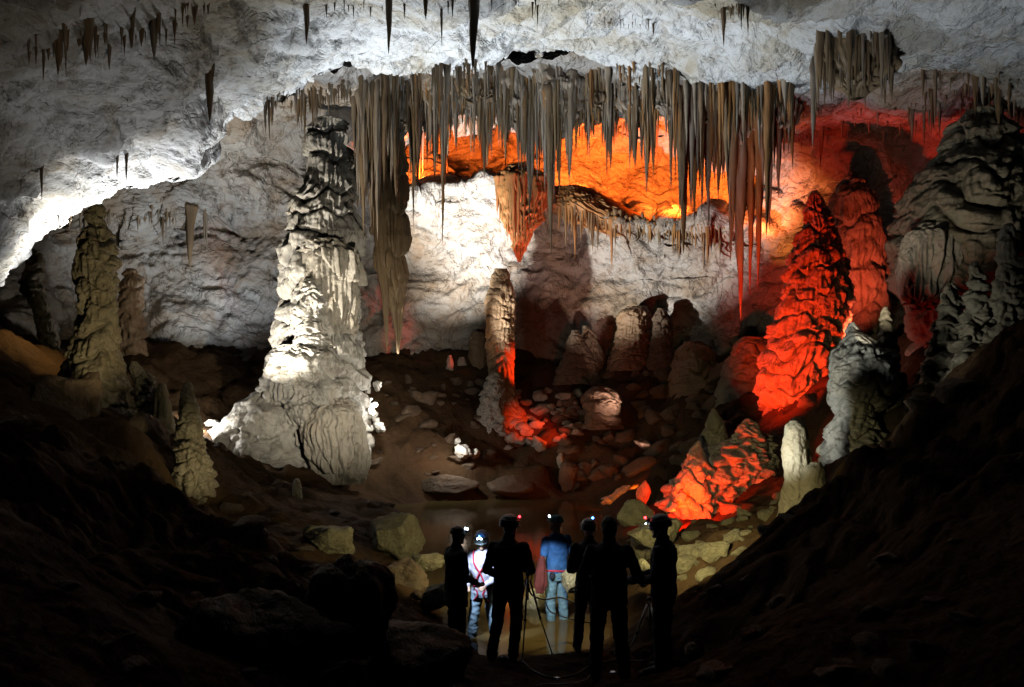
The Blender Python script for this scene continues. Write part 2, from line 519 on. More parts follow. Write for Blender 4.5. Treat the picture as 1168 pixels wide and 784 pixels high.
# ------------------------------------------------------------------ flowstone bodies
def flow_mesh(name, rows, d, mat, tier=1.0, amp=.16, flute=.08, seed=1, ky=.9, segs=150, rings=260, lump=.1, flutef=7.0, phase=.9, fine=.03, blob=0.0, sk=1.0):
    """rows: (py, left px, right px) top to bottom; a body of stacked, fluted flowstone tiers. Returns mesh and base point"""
    rows = np.array(rows, float)
    s = d / F
    zz = (HZ - rows[:, 0]) * s
    xc = ((rows[:, 1] + rows[:, 2]) / 2 - CX) * s
    hw = (rows[:, 2] - rows[:, 1]) / 2 * s
    yy = np.full(len(rows), float(d)) if rows.shape[1] < 4 else rows[:, 3]
    q = np.linspace(0, 1, rings)
    arc = np.concatenate([[0], np.cumsum(np.abs(np.diff(zz)) + .3 * np.abs(np.diff(hw)))])
    arc /= arc[-1]

    def ip(v):
        r = np.interp(q, arc, v)
        pd = np.pad(r, 5, mode='edge')
        return np.convolve(pd, k9 if len(k9) == 9 else k9, mode='valid')[1:-1] if False else np.array([np.mean(pd[i:i + 11]) for i in range(rings)])
    Z, XC, R, YC = ip(zz), ip(xc), ip(hw), ip(yy)
    Z = np.interp(q, arc, zz)
    th = np.linspace(0, 2 * np.pi, segs, endpoint=False)
    ct, st = np.cos(th)[None], np.sin(th)[None]
    base = np.array([XC[-1], YC[-1], Z[-1]])
    X = XC[:, None] + R[:, None] * ct
    Y = YC[:, None] + R[:, None] * ky * st
    ZZ = Z[:, None] + 0 * ct
    Pm = np.stack([X, Y, ZZ], -1)
    sd = seed * 131
    ph = ZZ / tier + .8 * phase * fbm(Pm / (tier * 1.1) * np.array([1, 1, .35]), sd + 1, 2) + .9 * fbm(Pm / (tier * 3) * np.array([1, 1, 1]), sd + 2, 2) + sd * .37
    kt = np.floor(ph)
    f = ph - kt
    prof_ = np.where(f < .5, np.where(f < .1, .35 + f / .1 * .5, .85 + .15 * np.sin((f - .1) / .4 * np.pi / 2)), 1 - (np.clip(f - .5, 0, 1) / .5) ** 1.6 * 1.1)
    rsurf = np.maximum(R[:, None], .25)
    arcx, arcy = ct * rsurf, st * rsurf
    tvar = np.clip(.45 + 1.5 * gnoise(np.stack([arcx / (tier * 1.2) + kt * 3.7, arcy / (tier * 1.2), kt * .71 + .3 + 0 * ct], -1), sd + 3), .05, 1.3)
    fl = billow(np.stack([arcx * flutef, arcy * flutef, ZZ * .35 + kt * 5.3], -1), sd + 4)
    wq = np.stack([gnoise(Pm / (tier * .6), sd + 11), gnoise(Pm / (tier * .6), sd + 12), gnoise(Pm / (tier * .6), sd + 13)], -1)
    scl = billow((Pm + wq * tier * .35) / (tier * np.array([.75, .75, .42])), sd + 14)
    scl2 = billow((Pm + wq * tier * .2) / (tier * np.array([.32, .32, .2])), sd + 15)
    off = .95 * amp * tvar * (prof_ - .5) + flute * (fl - .2) * (1.25 - f) * 1.25 + sk * amp * .55 * (scl - .2) + sk * amp * .22 * (scl2 - .2) \
        + lump * 1.3 * fbm(Pm / 1.1, sd + 5, 3) + fine * billow(Pm / .13, sd + 6)
    if blob:
        off = off + blob * .6 * billow(Pm / .42, sd + 8)
    off = off - .16 * amp * np.exp(-((np.minimum(f, 1 - f)) / .07) ** 2) * 2
    off = off - off.mean(1, keepdims=True) - .35 * off.std(1, keepdims=True)
    tap = smoothstep(0, .04, q)[:, None]
    off = off * np.minimum(1, R[:, None] / .35) * (.25 + .75 * tap)
    X = X + off * ct
    Y = Y + off * st
    ZZ = ZZ + .05 * fbm(Pm / .5, sd + 7, 2)
    Vv = np.stack([X, Y, ZZ], -1) - base
    V = Vv.reshape(-1, 3)
    n0 = len(V)
    V = np.concatenate([V, [Vv[0].mean(0) + [0, 0, .02]], [Vv[-1].mean(0)]])
    fc = grid_faces(rings, segs, True)
    top = np.array([[n0, (j + 1) % segs, j, j] for j in range(segs)])
    me = mesh_from(name, V, fc[:, ::-1], mat)
    # close the top with triangles through a small extra fan
    bm = bmesh.new()
    bm.from_mesh(me)
    bm.verts.ensure_lookup_table()
    for j in range(segs):
        bm.faces.new((bm.verts[n0], bm.verts[j], bm.verts[(j + 1) % segs])).smooth = True
    bmesh.ops.recalc_face_normals(bm, faces=bm.faces)
    bm.to_mesh(me)
    bm.free()
    return me, base


def flow(name, rows, d, mat, label, cat, group=None, root=False, **kw):
    me, base = flow_mesh(name, rows, d, mat, **kw)
    if root:
        LUMPS.append(bvh_of([v.co + Vector(base) for v in me.vertices], [tuple(p.vertices) for p in me.polygons]))
    return tag(link(name, me, base), label, cat, group)


def flow_part(name, rows, d, mat, parent, **kw):
    me, base = flow_mesh(name, rows, d, mat, **kw)
    o = link(name, me, base - np.array(parent.location), parent)
    return o


# great column, left of centre
gc = flow('limestone_column', [(140, 356, 396), (160, 352, 397), (185, 350, 399), (214, 347, 401), (232, 334, 404), (262, 328, 413), (290, 323, 414), (330, 322, 411), (350, 324, 409), (372, 319, 410),
     (400, 310, 411), (422, 303, 413), (445, 302, 415), (475, 304, 418), (505, 312, 420), (530, 320, 419), (556, 330, 416), (580, 336, 412)], 26, M['flow_pale'],
     'tall pale limestone column joining floor and roof, the largest formation', 'column', seed=3, tier=1.0, amp=.5, flute=.34, segs=360, rings=700, flutef=5.5, lump=.16, ky=.85, fine=.006, sk=.45)
flow_part('flowstone_apron', [(430, 300, 322), (450, 282, 335), (470, 262, 345), (490, 245, 352), (515, 235, 360), (545, 240, 372), (575, 250, 380)], 25.2, M['flow_pale'], gc,
          seed=5, tier=1.5, amp=.2, flute=.06, segs=180, rings=150, lump=.22, ky=.7, blob=.16)
flow_part('hanging_drapery', [(455, 372, 396), (470, 352, 412), (490, 344, 418), (520, 350, 417), (540, 358, 414), (552, 364, 408)], 24.4, M['flow'], gc,
          seed=6, tier=3.0, amp=.15, flute=.34, segs=220, rings=150, lump=.1, ky=.6, flutef=5.5)
flow_part('hanging_drapery', [(276, 350, 396), (290, 343, 410), (315, 345, 411), (345, 347, 411), (368, 352, 409), (382, 362, 404)], 25.25, M['flow'], gc,
          seed=9, tier=3.2, amp=.12, flute=.36, segs=220, rings=140, lump=.08, ky=.85, flutef=5.5)
flow_part('rounded_cap', [(318, 349, 356), (325, 343, 366), (345, 338, 372), (370, 333, 376), (395, 330, 380)], 24.4, M['flow_pale'], gc,
          seed=7, tier=.55, amp=.22, flute=.1, segs=160, rings=160, lump=.14, ky=.8, blob=.1)
flow_part('tiered_bulge', [(395, 315, 360), (405, 308, 372), (430, 304, 378), (442, 322, 384), (460, 323, 384), (473, 326, 380), (490, 330, 374)], 24.6, M['flow_pale'], gc,
          seed=8, tier=.75, amp=.3, flute=.14, segs=200, rings=200, lump=.2, ky=.6, blob=.12)

# left totem and neighbours
flow('stalagmite', [(229, 105, 113), (236, 101, 119), (250, 99, 122), (257, 101, 119), (264, 97, 127), (275, 93, 129), (287, 88, 133), (318, 87, 134), (345, 92, 132), (375, 90, 133), (410, 83, 138),
     (440, 76, 146), (480, 66, 154), (530, 52, 168), (580, 40, 180)], 18, M['flow_dark'], 'tall slender banded stalagmite at the left with a rounded knob on top', 'stalagmite',
     seed=11, tier=.62, amp=.18, flute=.1, segs=180, rings=460, flutef=7)
flow('stalagmite', [(438, 211, 218), (448, 206, 222), (470, 204, 228), (500, 202, 233), (530, 199, 240), (565, 200, 250), (600, 196, 262), (640, 190, 275)], 16, M['flow_dark'],
     'short knobbly grey-olive stalagmite in front of the bright lamp spot', 'stalagmite', seed=12, tier=.3, amp=.13, flute=.05, segs=150, rings=300, blob=.12)
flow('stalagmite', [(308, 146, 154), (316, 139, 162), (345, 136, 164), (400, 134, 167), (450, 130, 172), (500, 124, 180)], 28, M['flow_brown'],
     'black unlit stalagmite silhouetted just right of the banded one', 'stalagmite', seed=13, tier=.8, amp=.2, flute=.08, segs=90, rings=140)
flow('stalagmite', [(285, 34, 44), (296, 30, 50), (330, 26, 52), (350, 38, 56), (380, 44, 64), (410, 50, 72), (450, 52, 80)], 21.5, M['flow_dark'],
     'thin bent dark stalagmite above the sandy slope at the left edge', 'stalagmite', seed=14, tier=.5, amp=.16, flute=.06, segs=90, rings=180, blob=.1)
fs = flow('stalagmite', [(412, 150, 156), (418, 148, 160), (424, 150, 168), (432, 150, 176), (440, 154, 176), (455, 152, 188), (490, 150, 196), (530, 144, 204)], 19, M['flow'],
     'squat stalagmite with two pale knobs, beside the foot of the banded one', 'stalagmite', seed=15, tier=.4, amp=.14, flute=.06, segs=110, rings=180, blob=.16)
flow('stalagmite', [(438, 182, 188), (450, 176, 192), (480, 172, 196), (520, 166, 204)], 18.4, M['flow_dark'],
     'dark stump between the two-knobbed stalagmite and the short knobbly one', 'stalagmite', seed=16, tier=.6, amp=.1, flute=.06, segs=90, rings=120)
flow('stalagmite', [(546, 337, 341), (552, 334, 344), (575, 333, 345), (592, 330, 350)], 20, M['flow'], 'small pale finger stalagmite standing below the great column', 'stalagmite', seed=17, tier=.5, amp=.05, flute=.03, segs=48, rings=60)

# centre pillar
cp_ = flow('stalagmite', [(307, 565, 578), (312, 562, 581), (322, 560, 583), (332, 557, 586), (342, 553, 588), (380, 554, 587), (408, 554, 587), (420, 556, 587), (428, 558, 587), (445, 558, 588), (462, 552, 592), (480, 547, 606), (500, 545, 622), (530, 540, 640)],
     32, M['flow_tan'], 'slim pillar stalagmite in the centre with a red-lit right side', 'stalagmite', seed=21, tier=.7, amp=.12, flute=.1, segs=170, rings=400, flutef=5, lump=.03)
flow_part('knobbly_foot', [(424, 560, 568), (432, 555, 574), (455, 548, 576), (470, 546, 574), (490, 543, 582), (515, 536, 590), (535, 530, 596)], 30.9, M['flow'], cp_, seed=22, tier=.5, amp=.22, flute=.05, segs=110, rings=160, blob=.35)
for k, (x, y0, y1, w, dd, lb) in enumerate([(513, 405, 440, 9, 34, 'little grey stub stalagmite standing in the dark left of the centre pillar'), (527, 408, 440, 13, 34.5, 'little pinkish stub beside the grey one, left of the centre pillar'),
                                            (545, 380, 470, 26, 34.8, 'dark brown stalagmite in shadow directly behind the centre pillar')]):
    flow('stalagmite', [(y0, x - w * .2, x + w * .2), (y0 + 4, x - w * .4, x + w * .4), ((y0 + y1) / 2, x - w * .5, x + w * .5), (y1, x - w * .7, x + w * .7), (y1 + 40, x - w, x + w)], dd, M['flow'] if k < 2 else M['flow_brown'], lb, 'stalagmite', seed=24 + k, tier=.5, amp=.1, flute=.05, segs=60, rings=80)

# right of centre: cones and flutes in front of the pale wall
for k, (rows, dd, lb, mt) in enumerate([
    ([(377, 652, 660), (390, 646, 668), (410, 640, 676), (440, 630, 690)], 33.4, 'pointed brown cone stalagmite below the pale wall', 'boulder_brown'),
    ([(372, 664, 672), (385, 662, 680), (410, 660, 692), (440, 656, 700)], 34.4, 'dark cone leaning behind the brown cone', 'flow_dark'),
    ([(352, 750, 758), (362, 744, 764), (385, 742, 766), (410, 738, 770), (440, 730, 780)], 32.6, 'ringed dark stalagmite below the pale wall', 'boulder_brown'),
    ([(350, 716, 738), (358, 704, 742), (385, 702, 742), (405, 696, 742), (425, 690, 748)], 33.6, 'fluted organ-pipe flowstone between the cone and ringed stalagmite', 'flow_brown'),
    ([(442, 676, 690), (448, 666, 702), (462, 664, 708), (474, 668, 706), (490, 664, 712)], 29.5, 'round domed flowstone with a drip fringe above the rubble', 'boulder_brown'),
    ([(390, 780, 800), (400, 770, 812), (430, 764, 830), (470, 758, 846)], 30, 'wide dim brown flowstone mound at the foot of the wall', 'flow_brown'),
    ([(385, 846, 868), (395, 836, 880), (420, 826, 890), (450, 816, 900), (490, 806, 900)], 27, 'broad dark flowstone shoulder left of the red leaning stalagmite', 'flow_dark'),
]):
    flow('stalagmite' if 'stalagmite' in lb or 'cone' in lb else 'flowstone_mound', rows, dd, M[mt], lb, 'stalagmite' if 'stalagmite' in lb or 'cone' in lb else 'flowstone', seed=31 + k, tier=.6, amp=.15, flute=.16 if 'organ' in lb else .08, segs=110, rings=130, blob=.06)

# red leaning stalagmite and the one behind it
flow('stalagmite', [(218, 927, 932), (226, 922, 937), (240, 917, 943), (265, 914, 951), (300, 900, 960), (340, 891, 967), (370, 884, 968), (400, 876, 964), (430, 866, 956), (450, 864, 950), (468, 872, 942), (485, 880, 936), (520, 868, 948)], 22, M['flow'],
     'tall leaning stalagmite flooded with red light at right', 'stalagmite', seed=41, tier=.62, amp=.26, flute=.22, segs=240, rings=460, flutef=7, blob=.08, sk=.6)
flow('stalagmite', [(198, 968, 975), (206, 958, 985), (225, 950, 996), (255, 948, 1004), (290, 944, 1008), (330, 944, 1010), (370, 944, 1012), (420, 944, 1016), (470, 940, 1020)], 25.5, M['flow'],
     'dome-topped dim red stalagmite behind the leaning red one', 'stalagmite', seed=42, tier=1.6, amp=.3, flute=.22, segs=180, rings=260, flutef=4.5)
# right hand formations
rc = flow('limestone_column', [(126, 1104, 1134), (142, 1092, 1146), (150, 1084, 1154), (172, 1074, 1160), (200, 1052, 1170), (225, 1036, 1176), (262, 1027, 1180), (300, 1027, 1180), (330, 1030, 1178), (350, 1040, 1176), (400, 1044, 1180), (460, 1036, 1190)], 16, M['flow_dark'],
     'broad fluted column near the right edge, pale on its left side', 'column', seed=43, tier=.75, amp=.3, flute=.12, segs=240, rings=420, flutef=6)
flow_part('hanging_drapery', [(255, 1050, 1082), (268, 1034, 1098), (290, 1028, 1100), (315, 1030, 1096), (338, 1032, 1088), (352, 1036, 1070)], 15.3, M['flow'], rc, seed=44, tier=2.4, amp=.1, flute=.3, segs=200, rings=140, flutef=7, ky=.6)
flow('flowstone_mound', [(368, 968, 974), (380, 964, 984), (396, 958, 1004), (404, 951, 1016), (430, 948, 1022), (455, 949, 1014), (470, 950, 1000), (484, 944, 1000), (500, 940, 1010), (520, 938, 1030), (560, 930, 1060)], 13, M['flow_pale'],
     'knobbly flowstone mound with cool white light on its left face', 'flowstone', seed=45, tier=.42, amp=.16, flute=.08, segs=180, rings=300, blob=.16)
flow('stalagmite', [(480, 902, 912), (485, 896, 920), (505, 894, 924), (530, 893, 926), (555, 890, 930), (575, 888, 934), (600, 884, 940)], 11.5, M['flow_dark'],
     'thick stubby greenish-grey stalagmite on the right bank', 'stalagmite', seed=46, tier=.9, amp=.05, flute=.03, segs=110, rings=160, blob=.07, fine=.05)
flow('stalagmite', [(528, 926, 936), (534, 918, 942), (555, 914, 946), (580, 908, 952), (600, 904, 960)], 11.2, M['flow_dark'],
     'low rounded stump touching the stubby greenish-grey stalagmite', 'stalagmite', seed=47, tier=.9, amp=.05, flute=.03, segs=90, rings=110, blob=.06)
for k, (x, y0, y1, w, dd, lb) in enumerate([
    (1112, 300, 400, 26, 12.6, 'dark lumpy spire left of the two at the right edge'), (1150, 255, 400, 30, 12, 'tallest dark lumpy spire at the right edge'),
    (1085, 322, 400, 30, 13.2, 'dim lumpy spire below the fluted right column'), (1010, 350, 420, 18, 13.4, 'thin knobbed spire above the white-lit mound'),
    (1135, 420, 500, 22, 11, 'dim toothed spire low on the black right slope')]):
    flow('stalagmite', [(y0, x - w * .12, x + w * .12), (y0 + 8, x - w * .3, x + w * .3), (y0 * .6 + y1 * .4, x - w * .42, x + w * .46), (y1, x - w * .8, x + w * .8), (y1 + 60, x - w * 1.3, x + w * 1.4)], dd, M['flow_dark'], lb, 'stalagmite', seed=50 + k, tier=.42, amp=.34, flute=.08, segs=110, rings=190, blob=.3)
# glowing mound by the pool
rm = flow('flowstone_mound', [(486, 846, 856), (496, 836, 866), (508, 812, 880), (522, 790, 890), (542, 770, 894), (560, 762, 890), (580, 762, 872), (600, 758, 868)], 17, M['flow'],
     'rough flowstone mound beside the pool glowing orange to red', 'flowstone', seed=55, tier=.5, amp=.12, flute=.06, segs=260, rings=240, blob=.7, ky=.7, lump=.4, fine=.1)
flow_part('pointed_knob', [(478, 850, 856), (486, 842, 864), (500, 834, 870), (520, 828, 876), (545, 824, 880)], 16.7, M['flow'], rm, seed=58, tier=.4, amp=.3, flute=.06, segs=130, rings=120, blob=.4)
flow_part('pointed_knob', [(503, 795, 798), (512, 786, 802), (525, 780, 806), (545, 770, 812), (570, 764, 816), (590, 764, 820)], 16.2, M['flow'], rm, seed=56, tier=.5, amp=.14, flute=.08, segs=160, rings=160, blob=.4)
flow_part('dark_cone', [(468, 812, 816), (480, 806, 824), (500, 802, 832), (530, 800, 838)], 17.6, M['flow_dark'], rm, seed=57, tier=.5, amp=.14, flute=.06, segs=90, rings=100, blob=.12)


# ------------------------------------------------------------------ stalactites
def drip_mesh(length, r, seed, segs=12, rings=26, power=.8, bend=.03):
    rng = np.random.RandomState(seed)
    q = np.linspace(0, 1, rings)
    R = r * ((1 - q) ** power) * (1 + .6 * np.exp(-q * 14)) * np.clip(q / .05, .02, 1) ** .5 + .012 * (1 - q ** 6) * min(1, r / .05)
    z = -q * length
    th = np.linspace(0, 2 * np.pi, segs, endpoint=False)
    ox = bend * length * (rng.rand() - .5) * q ** 2
    oy = bend * length * (rng.rand() - .5) * q ** 2
    ang = rng.rand() * 6.28
    nz = gnoise(np.stack([np.cos(th)[None] * 1.2 + seed + 0 * q[:, None], np.sin(th)[None] * 1.2 + 0 * q[:, None], (z / (r * 5))[:, None] + 0 * th[None]], -1), seed % 97)
    fl = np.abs(np.sin(th * rng.randint(2, 4) + ang))[None] * .14
    RR = R[:, None] * (.92 + .55 * nz + fl)
    V = np.stack([RR * np.cos(th)[None] + ox[:, None], RR * np.sin(th)[None] + oy[:, None], z[:, None] + 0 * th[None]], -1)
    return V.reshape(-1, 3), grid_faces(rings, segs, True)


N_IND = 0


def stalactite(px, y0, y1, w, mat, label, group, seed, dshift=0, root=None, part_parent=None):
    """hangs from the rock seen at (px, y0), its tip seen near (px, y1)"""
    global N_IND
    r0 = hit(px, y0) if root is None else root
    if r0 is None:
        return None
    d = r0[1]
    L_ = max(.08, (y1 - y0) * d / F) + .45
    rw = w / 2 * d / F
    V, fc = drip_mesh(L_, rw, seed, segs=14 if w > 6 else 10, rings=40 if w > 6 else 22, power=1.1 if w < 9 else .8)
    me = mesh_from('stalactite', V, fc, mat)
    o = link('stalactite', me, (r0[0], r0[1] + .12, r0[2] + .45))
    N_IND += 1
    return tag(o, label, 'stalactite', group)


# fluted masses of flowstone the curtains grow from
for k, (x0, x1, y0, y1) in enumerate([(402, 436, 104, 172), (430, 480, 96, 160), (482, 528, 82, 140), (520, 572, 84, 132), (566, 618, 82, 150), (612, 668, 80, 158), (662, 712, 84, 140), (702, 752, 96, 146),
                                      (744, 790, 92, 138), (782, 832, 98, 160), (826, 874, 104, 205), (862, 908, 104, 168)]):
    h0 = hit((x0 + x1) / 2, y0 + 8)
    if h0 is None:
        continue
    m0 = (x0 + x1) / 2
    hw0 = (x1 - x0) / 2
    hh = y1 - y0
    flow('flowstone_curtain', [(y0 - 22, m0 - hw0 * .7, m0 + hw0 * .7), (y0, m0 - hw0 * .95, m0 + hw0 * .95), (y0 + hh * .35, m0 - hw0, m0 + hw0), (y0 + hh * .65, m0 - hw0 * .85, m0 + hw0 * .8), (y0 + hh * .85, m0 - hw0 * .5, m0 + hw0 * .45), (y1, m0 - hw0 * .12, m0 + hw0 * .1)],
         h0[1] + .2, M['drip_grey'] if k % 3 else M['drip_brown'], 'fluted flowstone mass from which the stalactite curtains grow', 'flowstone', 'fluted masses along the stalactite curtains', seed=400 + k, tier=5, amp=.1, flute=.3, segs=220, rings=90, flutef=8, ky=.55, lump=.22, root=True)
flow('flowstone_curtain', [(190, 578, 604), (198, 572, 614), (208, 567, 622), (228, 567, 625), (248, 572, 618), (268, 580, 607), (285, 586, 600), (300, 591, 594)], 33.4, M['drip_ochre'],
     'fan-shaped red-brown fluted curtain hanging above the centre pillar', 'flowstone', seed=421, tier=5, amp=.08, flute=.4, segs=220, rings=160, flutef=6, ky=.5, lump=.15, root=True)
flow('flowstone_curtain', [(214, 628, 668), (224, 622, 690), (238, 626, 716), (250, 650, 740), (262, 682, 748), (270, 700, 742)], 34.2, M['drip_ochre'],
     'ochre fluted ledge drapery right of the red fan-shaped curtain', 'flowstone', seed=422, tier=5, amp=.08, flute=.22, segs=240, rings=120, flutef=6, ky=.4, lump=.2, root=True)
h0 = hit(975, 50)
flow('flowstone_curtain', [(14, 945, 1010), (30, 938, 1016), (50, 932, 1022), (72, 938, 1018), (90, 948, 1006), (112, 970, 984)], h0[1] + .2, M['drip_brown'],
     'brown fluted flowstone bunch hanging under the roof at upper right', 'flowstone', seed=420, tier=5, amp=.1, flute=.3, segs=200, rings=100, flutef=7, ky=.6, lump=.2, root=True)

MASSV, MASSF, MASSM, moff = [], [], [], 0


def mass_drip(px, y0, y1, w, mi, seed):
    global moff
    r0 = hit(px, y0)
    if r0 is None:
        return
    d = r0[1]
    V, fc = drip_mesh(max(.08, (y1 - y0) * d / F) + .2, w / 2 * d / F, seed, segs=7, rings=10, power=1.15)
    MASSV.append(V + r0 + [0, .08, .2])
    MASSF.append(fc + moff)
    MASSM.append(np.full(len(fc), mi))
    moff += len(V)


rng = np.random.RandomState(42)
SING = [  # px, root y, tip y, width, material, label
    (347, 2, 47, 9, 'drip_brown', 'thick dark brown stalactite hanging alone against the bright white roof'),
    (485, -6, 19, 8, 'drip_brown', 'short black pointed stalactite at the top edge of the white roof'),
    (540, -14, 78, 15, 'drip_grey', 'wide pale drapery stalactite running down the white roof'),
    (443, -8, 58, 9, 'drip_grey', 'pale narrow stalactite left of the wide pale drapery'),
    (235, 84, 137, 11, 'drip_brown', 'single brown stalactite pressed against the bright left lip of the roof'),
    (215, 243, 306, 15, 'drip_brown', 'brown stalactite under the overhang left of the great column'),
    (42, 186, 227, 5, 'drip_grey', 'thin needle hanging in front of the brightest roof strip at left'),
    (140, 172, 209, 5, 'drip_grey', 'small pale stalactite on the roof lip above the banded stalagmite'),
    (129, 178, 206, 4, 'drip_grey', 'tiny pale stalactite left of the small pale one on the lip'),
    (808, 108, 262, 9, 'drip_grey', 'long straight grey stalactite left of the great cluster over the orange wall'),
    (845, 120, 366, 17, 'drip_grey', 'longest stalactite of all, its pointed tip catching orange light'),
    (859, 125, 337, 11, 'drip_ochre', 'long reddish stalactite right of the longest one'),
    (868, 122, 332, 11, 'drip_ochre', 'long stalactite at the red edge of the great cluster'),
    (836, 118, 300, 11, 'drip_grey', 'long grey stalactite along the left edge of the great cluster'),
    (880, 120, 262, 10, 'drip_grey', 'grey-brown stalactite right of the red edge of the great cluster'),
    (890, 118, 225, 9, 'drip_grey', 'shorter grey stalactite at the right end of the great cluster'),
    (612, 95, 206, 7, 'drip_grey', 'long grey needle over the orange wall, left of a pair'),
    (623, 92, 205, 7, 'drip_grey', 'long grey needle over the orange wall, right of a pair'),
    (652, 90, 203, 9, 'drip_grey', 'broad bluish-grey stalactite in front of the orange wall'),
    (672, 92, 182, 6, 'drip_grey', 'grey stalactite just right of the broad bluish one'),
    (719, 100, 196, 6, 'drip_grey', 'long lone grey needle in the gap right of the middle curtain'),
    (560, 95, 182, 6, 'drip_grey', 'grey-brown needle at the left part of the middle curtain'),
    (541, 92, 180, 6, 'drip_grey', 'grey-brown needle reaching the pink part of the upper wall'),
    (508, 95, 192, 5, 'drip_grey', 'thin needle hanging left in the middle curtain'),
    (776, 108, 172, 6, 'drip_grey', 'grey stalactite between the middle curtain and the great cluster'),
    (409, 130, 232, 9, 'drip_grey', 'outermost grey stalactite beside the great column'),
    (425, 130, 240, 9, 'drip_grey', 'dark grey stalactite second from the great column'),
    (450, 125, 246, 9, 'drip_brown', 'brown stalactite in the curtain right of the great column'),
    (438, 125, 236, 8, 'drip_brown', 'ochre-streaked stalactite in the curtain right of the great column'),
]
for k, (x, y0, y1, w, mt, lb) in enumerate(SING):
    stalactite(x, y0, y1, w, M[mt], lb, None, 500 + k)


def cluster(n, nm, fx, fy, fl, fw, mats, label, group, seed):
    """n countable stalactites and nm tiny ones that fill the cluster"""
    r = np.random.RandomState(seed)
    for k in range(n + nm):
        x = fx[0] + (fx[1] - fx[0]) * r.rand()
        a, b_ = fy(x)
        y0 = a + (b_ - a) * r.rand()
        lo, hi = fl(x)
        ln = lo + (hi - lo) * r.rand() ** 2.6 * 1.25
        ln *= .45 + 1.25 * (.5 + 1.1 * float(gnoise(np.array([x / 17.0 + seed, .3, .7]), 7)))
        w = (fw[0] + (fw[1] - fw[0]) * r.rand()) * (.75 + .5 * r.rand() ** 3 + ln / 160)
        mi = r.randint(len(mats))
        if k < n:
            stalactite(x, y0, y0 + ln, w, M[mats[mi]], label, group, seed * 1000 + k)
        else:
            mass_drip(x, y0, y0 + ln * .75, w * .7, MI[mats[mi]], seed * 1000 + k)


MI = {'drip_grey': 0, 'drip_brown': 1, 'drip_ochre': 2}
cluster(34, 30, (20, 235), lambda x: (42 - .19 * x, 66 - .2 * x), lambda x: (12, 36), (4, 9), ['drip_brown', 'drip_brown', 'drip_grey'], 'dark stalactite in the cluster at the top left of the roof', 'stalactites at the top left of the roof', 101)
cluster(14, 16, (365, 640), lambda x: (-12, 6), lambda x: (10, 30), (3, 6), ['drip_brown', 'drip_grey'], 'small brown stalactite along the top edge of the white roof', 'stalactites along the top edge of the white roof', 102)
cluster(8, 110, (300, 400), lambda x: (88 + (400 - x) * .2, 106 + (400 - x) * .2), lambda x: (14, 34), (3, 5), ['drip_brown', 'drip_grey'], 'short brown stalactite under the lip left of the great column top', 'stalactites under the lip', 103)
cluster(26, 130, (402, 480), lambda x: (84, 150), lambda x: (24, 92), (4, 8.5), ['drip_grey', 'drip_brown', 'drip_brown'], 'grey-brown stalactite in the dense curtain just right of the great column', 'curtain right of the great column', 104)
cluster(80, 1100, (470, 775), lambda x: (76 + 10 * math.sin(x / 31.0), 146), lambda x: (8, 70 + 20 * math.sin(x / 19.0)), (3.2, 7), ['drip_grey', 'drip_brown', 'drip_grey', 'drip_brown', 'drip_ochre'], 'thin stalactite in the long middle curtain above the orange wall', 'middle stalactite curtain', 105)
cluster(40, 300, (775, 905), lambda x: (92, 132), lambda x: (35, 110) if x < 880 else (25, 70), (4, 9), ['drip_grey', 'drip_brown', 'drip_ochre'], 'stalactite in the great cluster at right of the orange wall', 'great stalactite cluster', 106)
cluster(26, 60, (930, 1022), lambda x: (30, 80), lambda x: (30, 66), (4, 8), ['drip_brown', 'drip_brown', 'drip_grey'], 'brown stalactite in the fluted bunch under the right roof', 'brown bunch under the right roof', 107)
cluster(8, 20, (690, 750), lambda x: (14, 24), lambda x: (8, 18), (2.5, 4), ['drip_brown'], 'tiny brown stalactite on the white roof right of centre', 'tiny stalactites on the white roof', 108)
cluster(6, 6, (826, 858), lambda x: (2, 8), lambda x: (14, 28), (4, 7), ['drip_brown'], 'brown tooth in the small bunch at the top right of the white roof', 'brown teeth at the top right of the roof', 109)
cluster(12, 40, (55, 235), lambda x: (238, 250), lambda x: (10, 34), (3, 6), ['drip_brown', 'drip_grey'], 'small stalactite fringing the overhang behind the banded stalagmite', 'fringe behind the banded stalagmite', 110)
cluster(18, 60, (1040, 1168), lambda x: (78, 130), lambda x: (10, 34), (3, 7), ['drip_brown', 'drip_grey'], 'brownish stalactite under the roof at the far right', 'stalactites under the right roof', 111)
cluster(10, 40, (870, 1050), lambda x: (120, 165), lambda x: (10, 30), (3, 6), ['drip_grey', 'drip_brown'], 'short stalactite on the pink upper wall', 'stalactites on the pink wall', 112)
cluster(10, 50, (405, 470), lambda x: (206, 222), lambda x: (8, 22), (3, 5), ['drip_ochre'], 'short ochre stalactite on the ledge beside the great column', 'ochre fringe beside the great column', 113)
cluster(22, 200, (625, 830), lambda x: (np.interp(x, [625, 700, 760, 830], [224, 244, 256, 256]), np.interp(x, [625, 700, 760, 830], [236, 258, 264, 264])), lambda x: (10, 34), (3, 6), ['drip_ochre', 'drip_brown'], 'ochre stalactite fringing the ledge below the orange wall', 'ochre fringe of the ledge', 114)
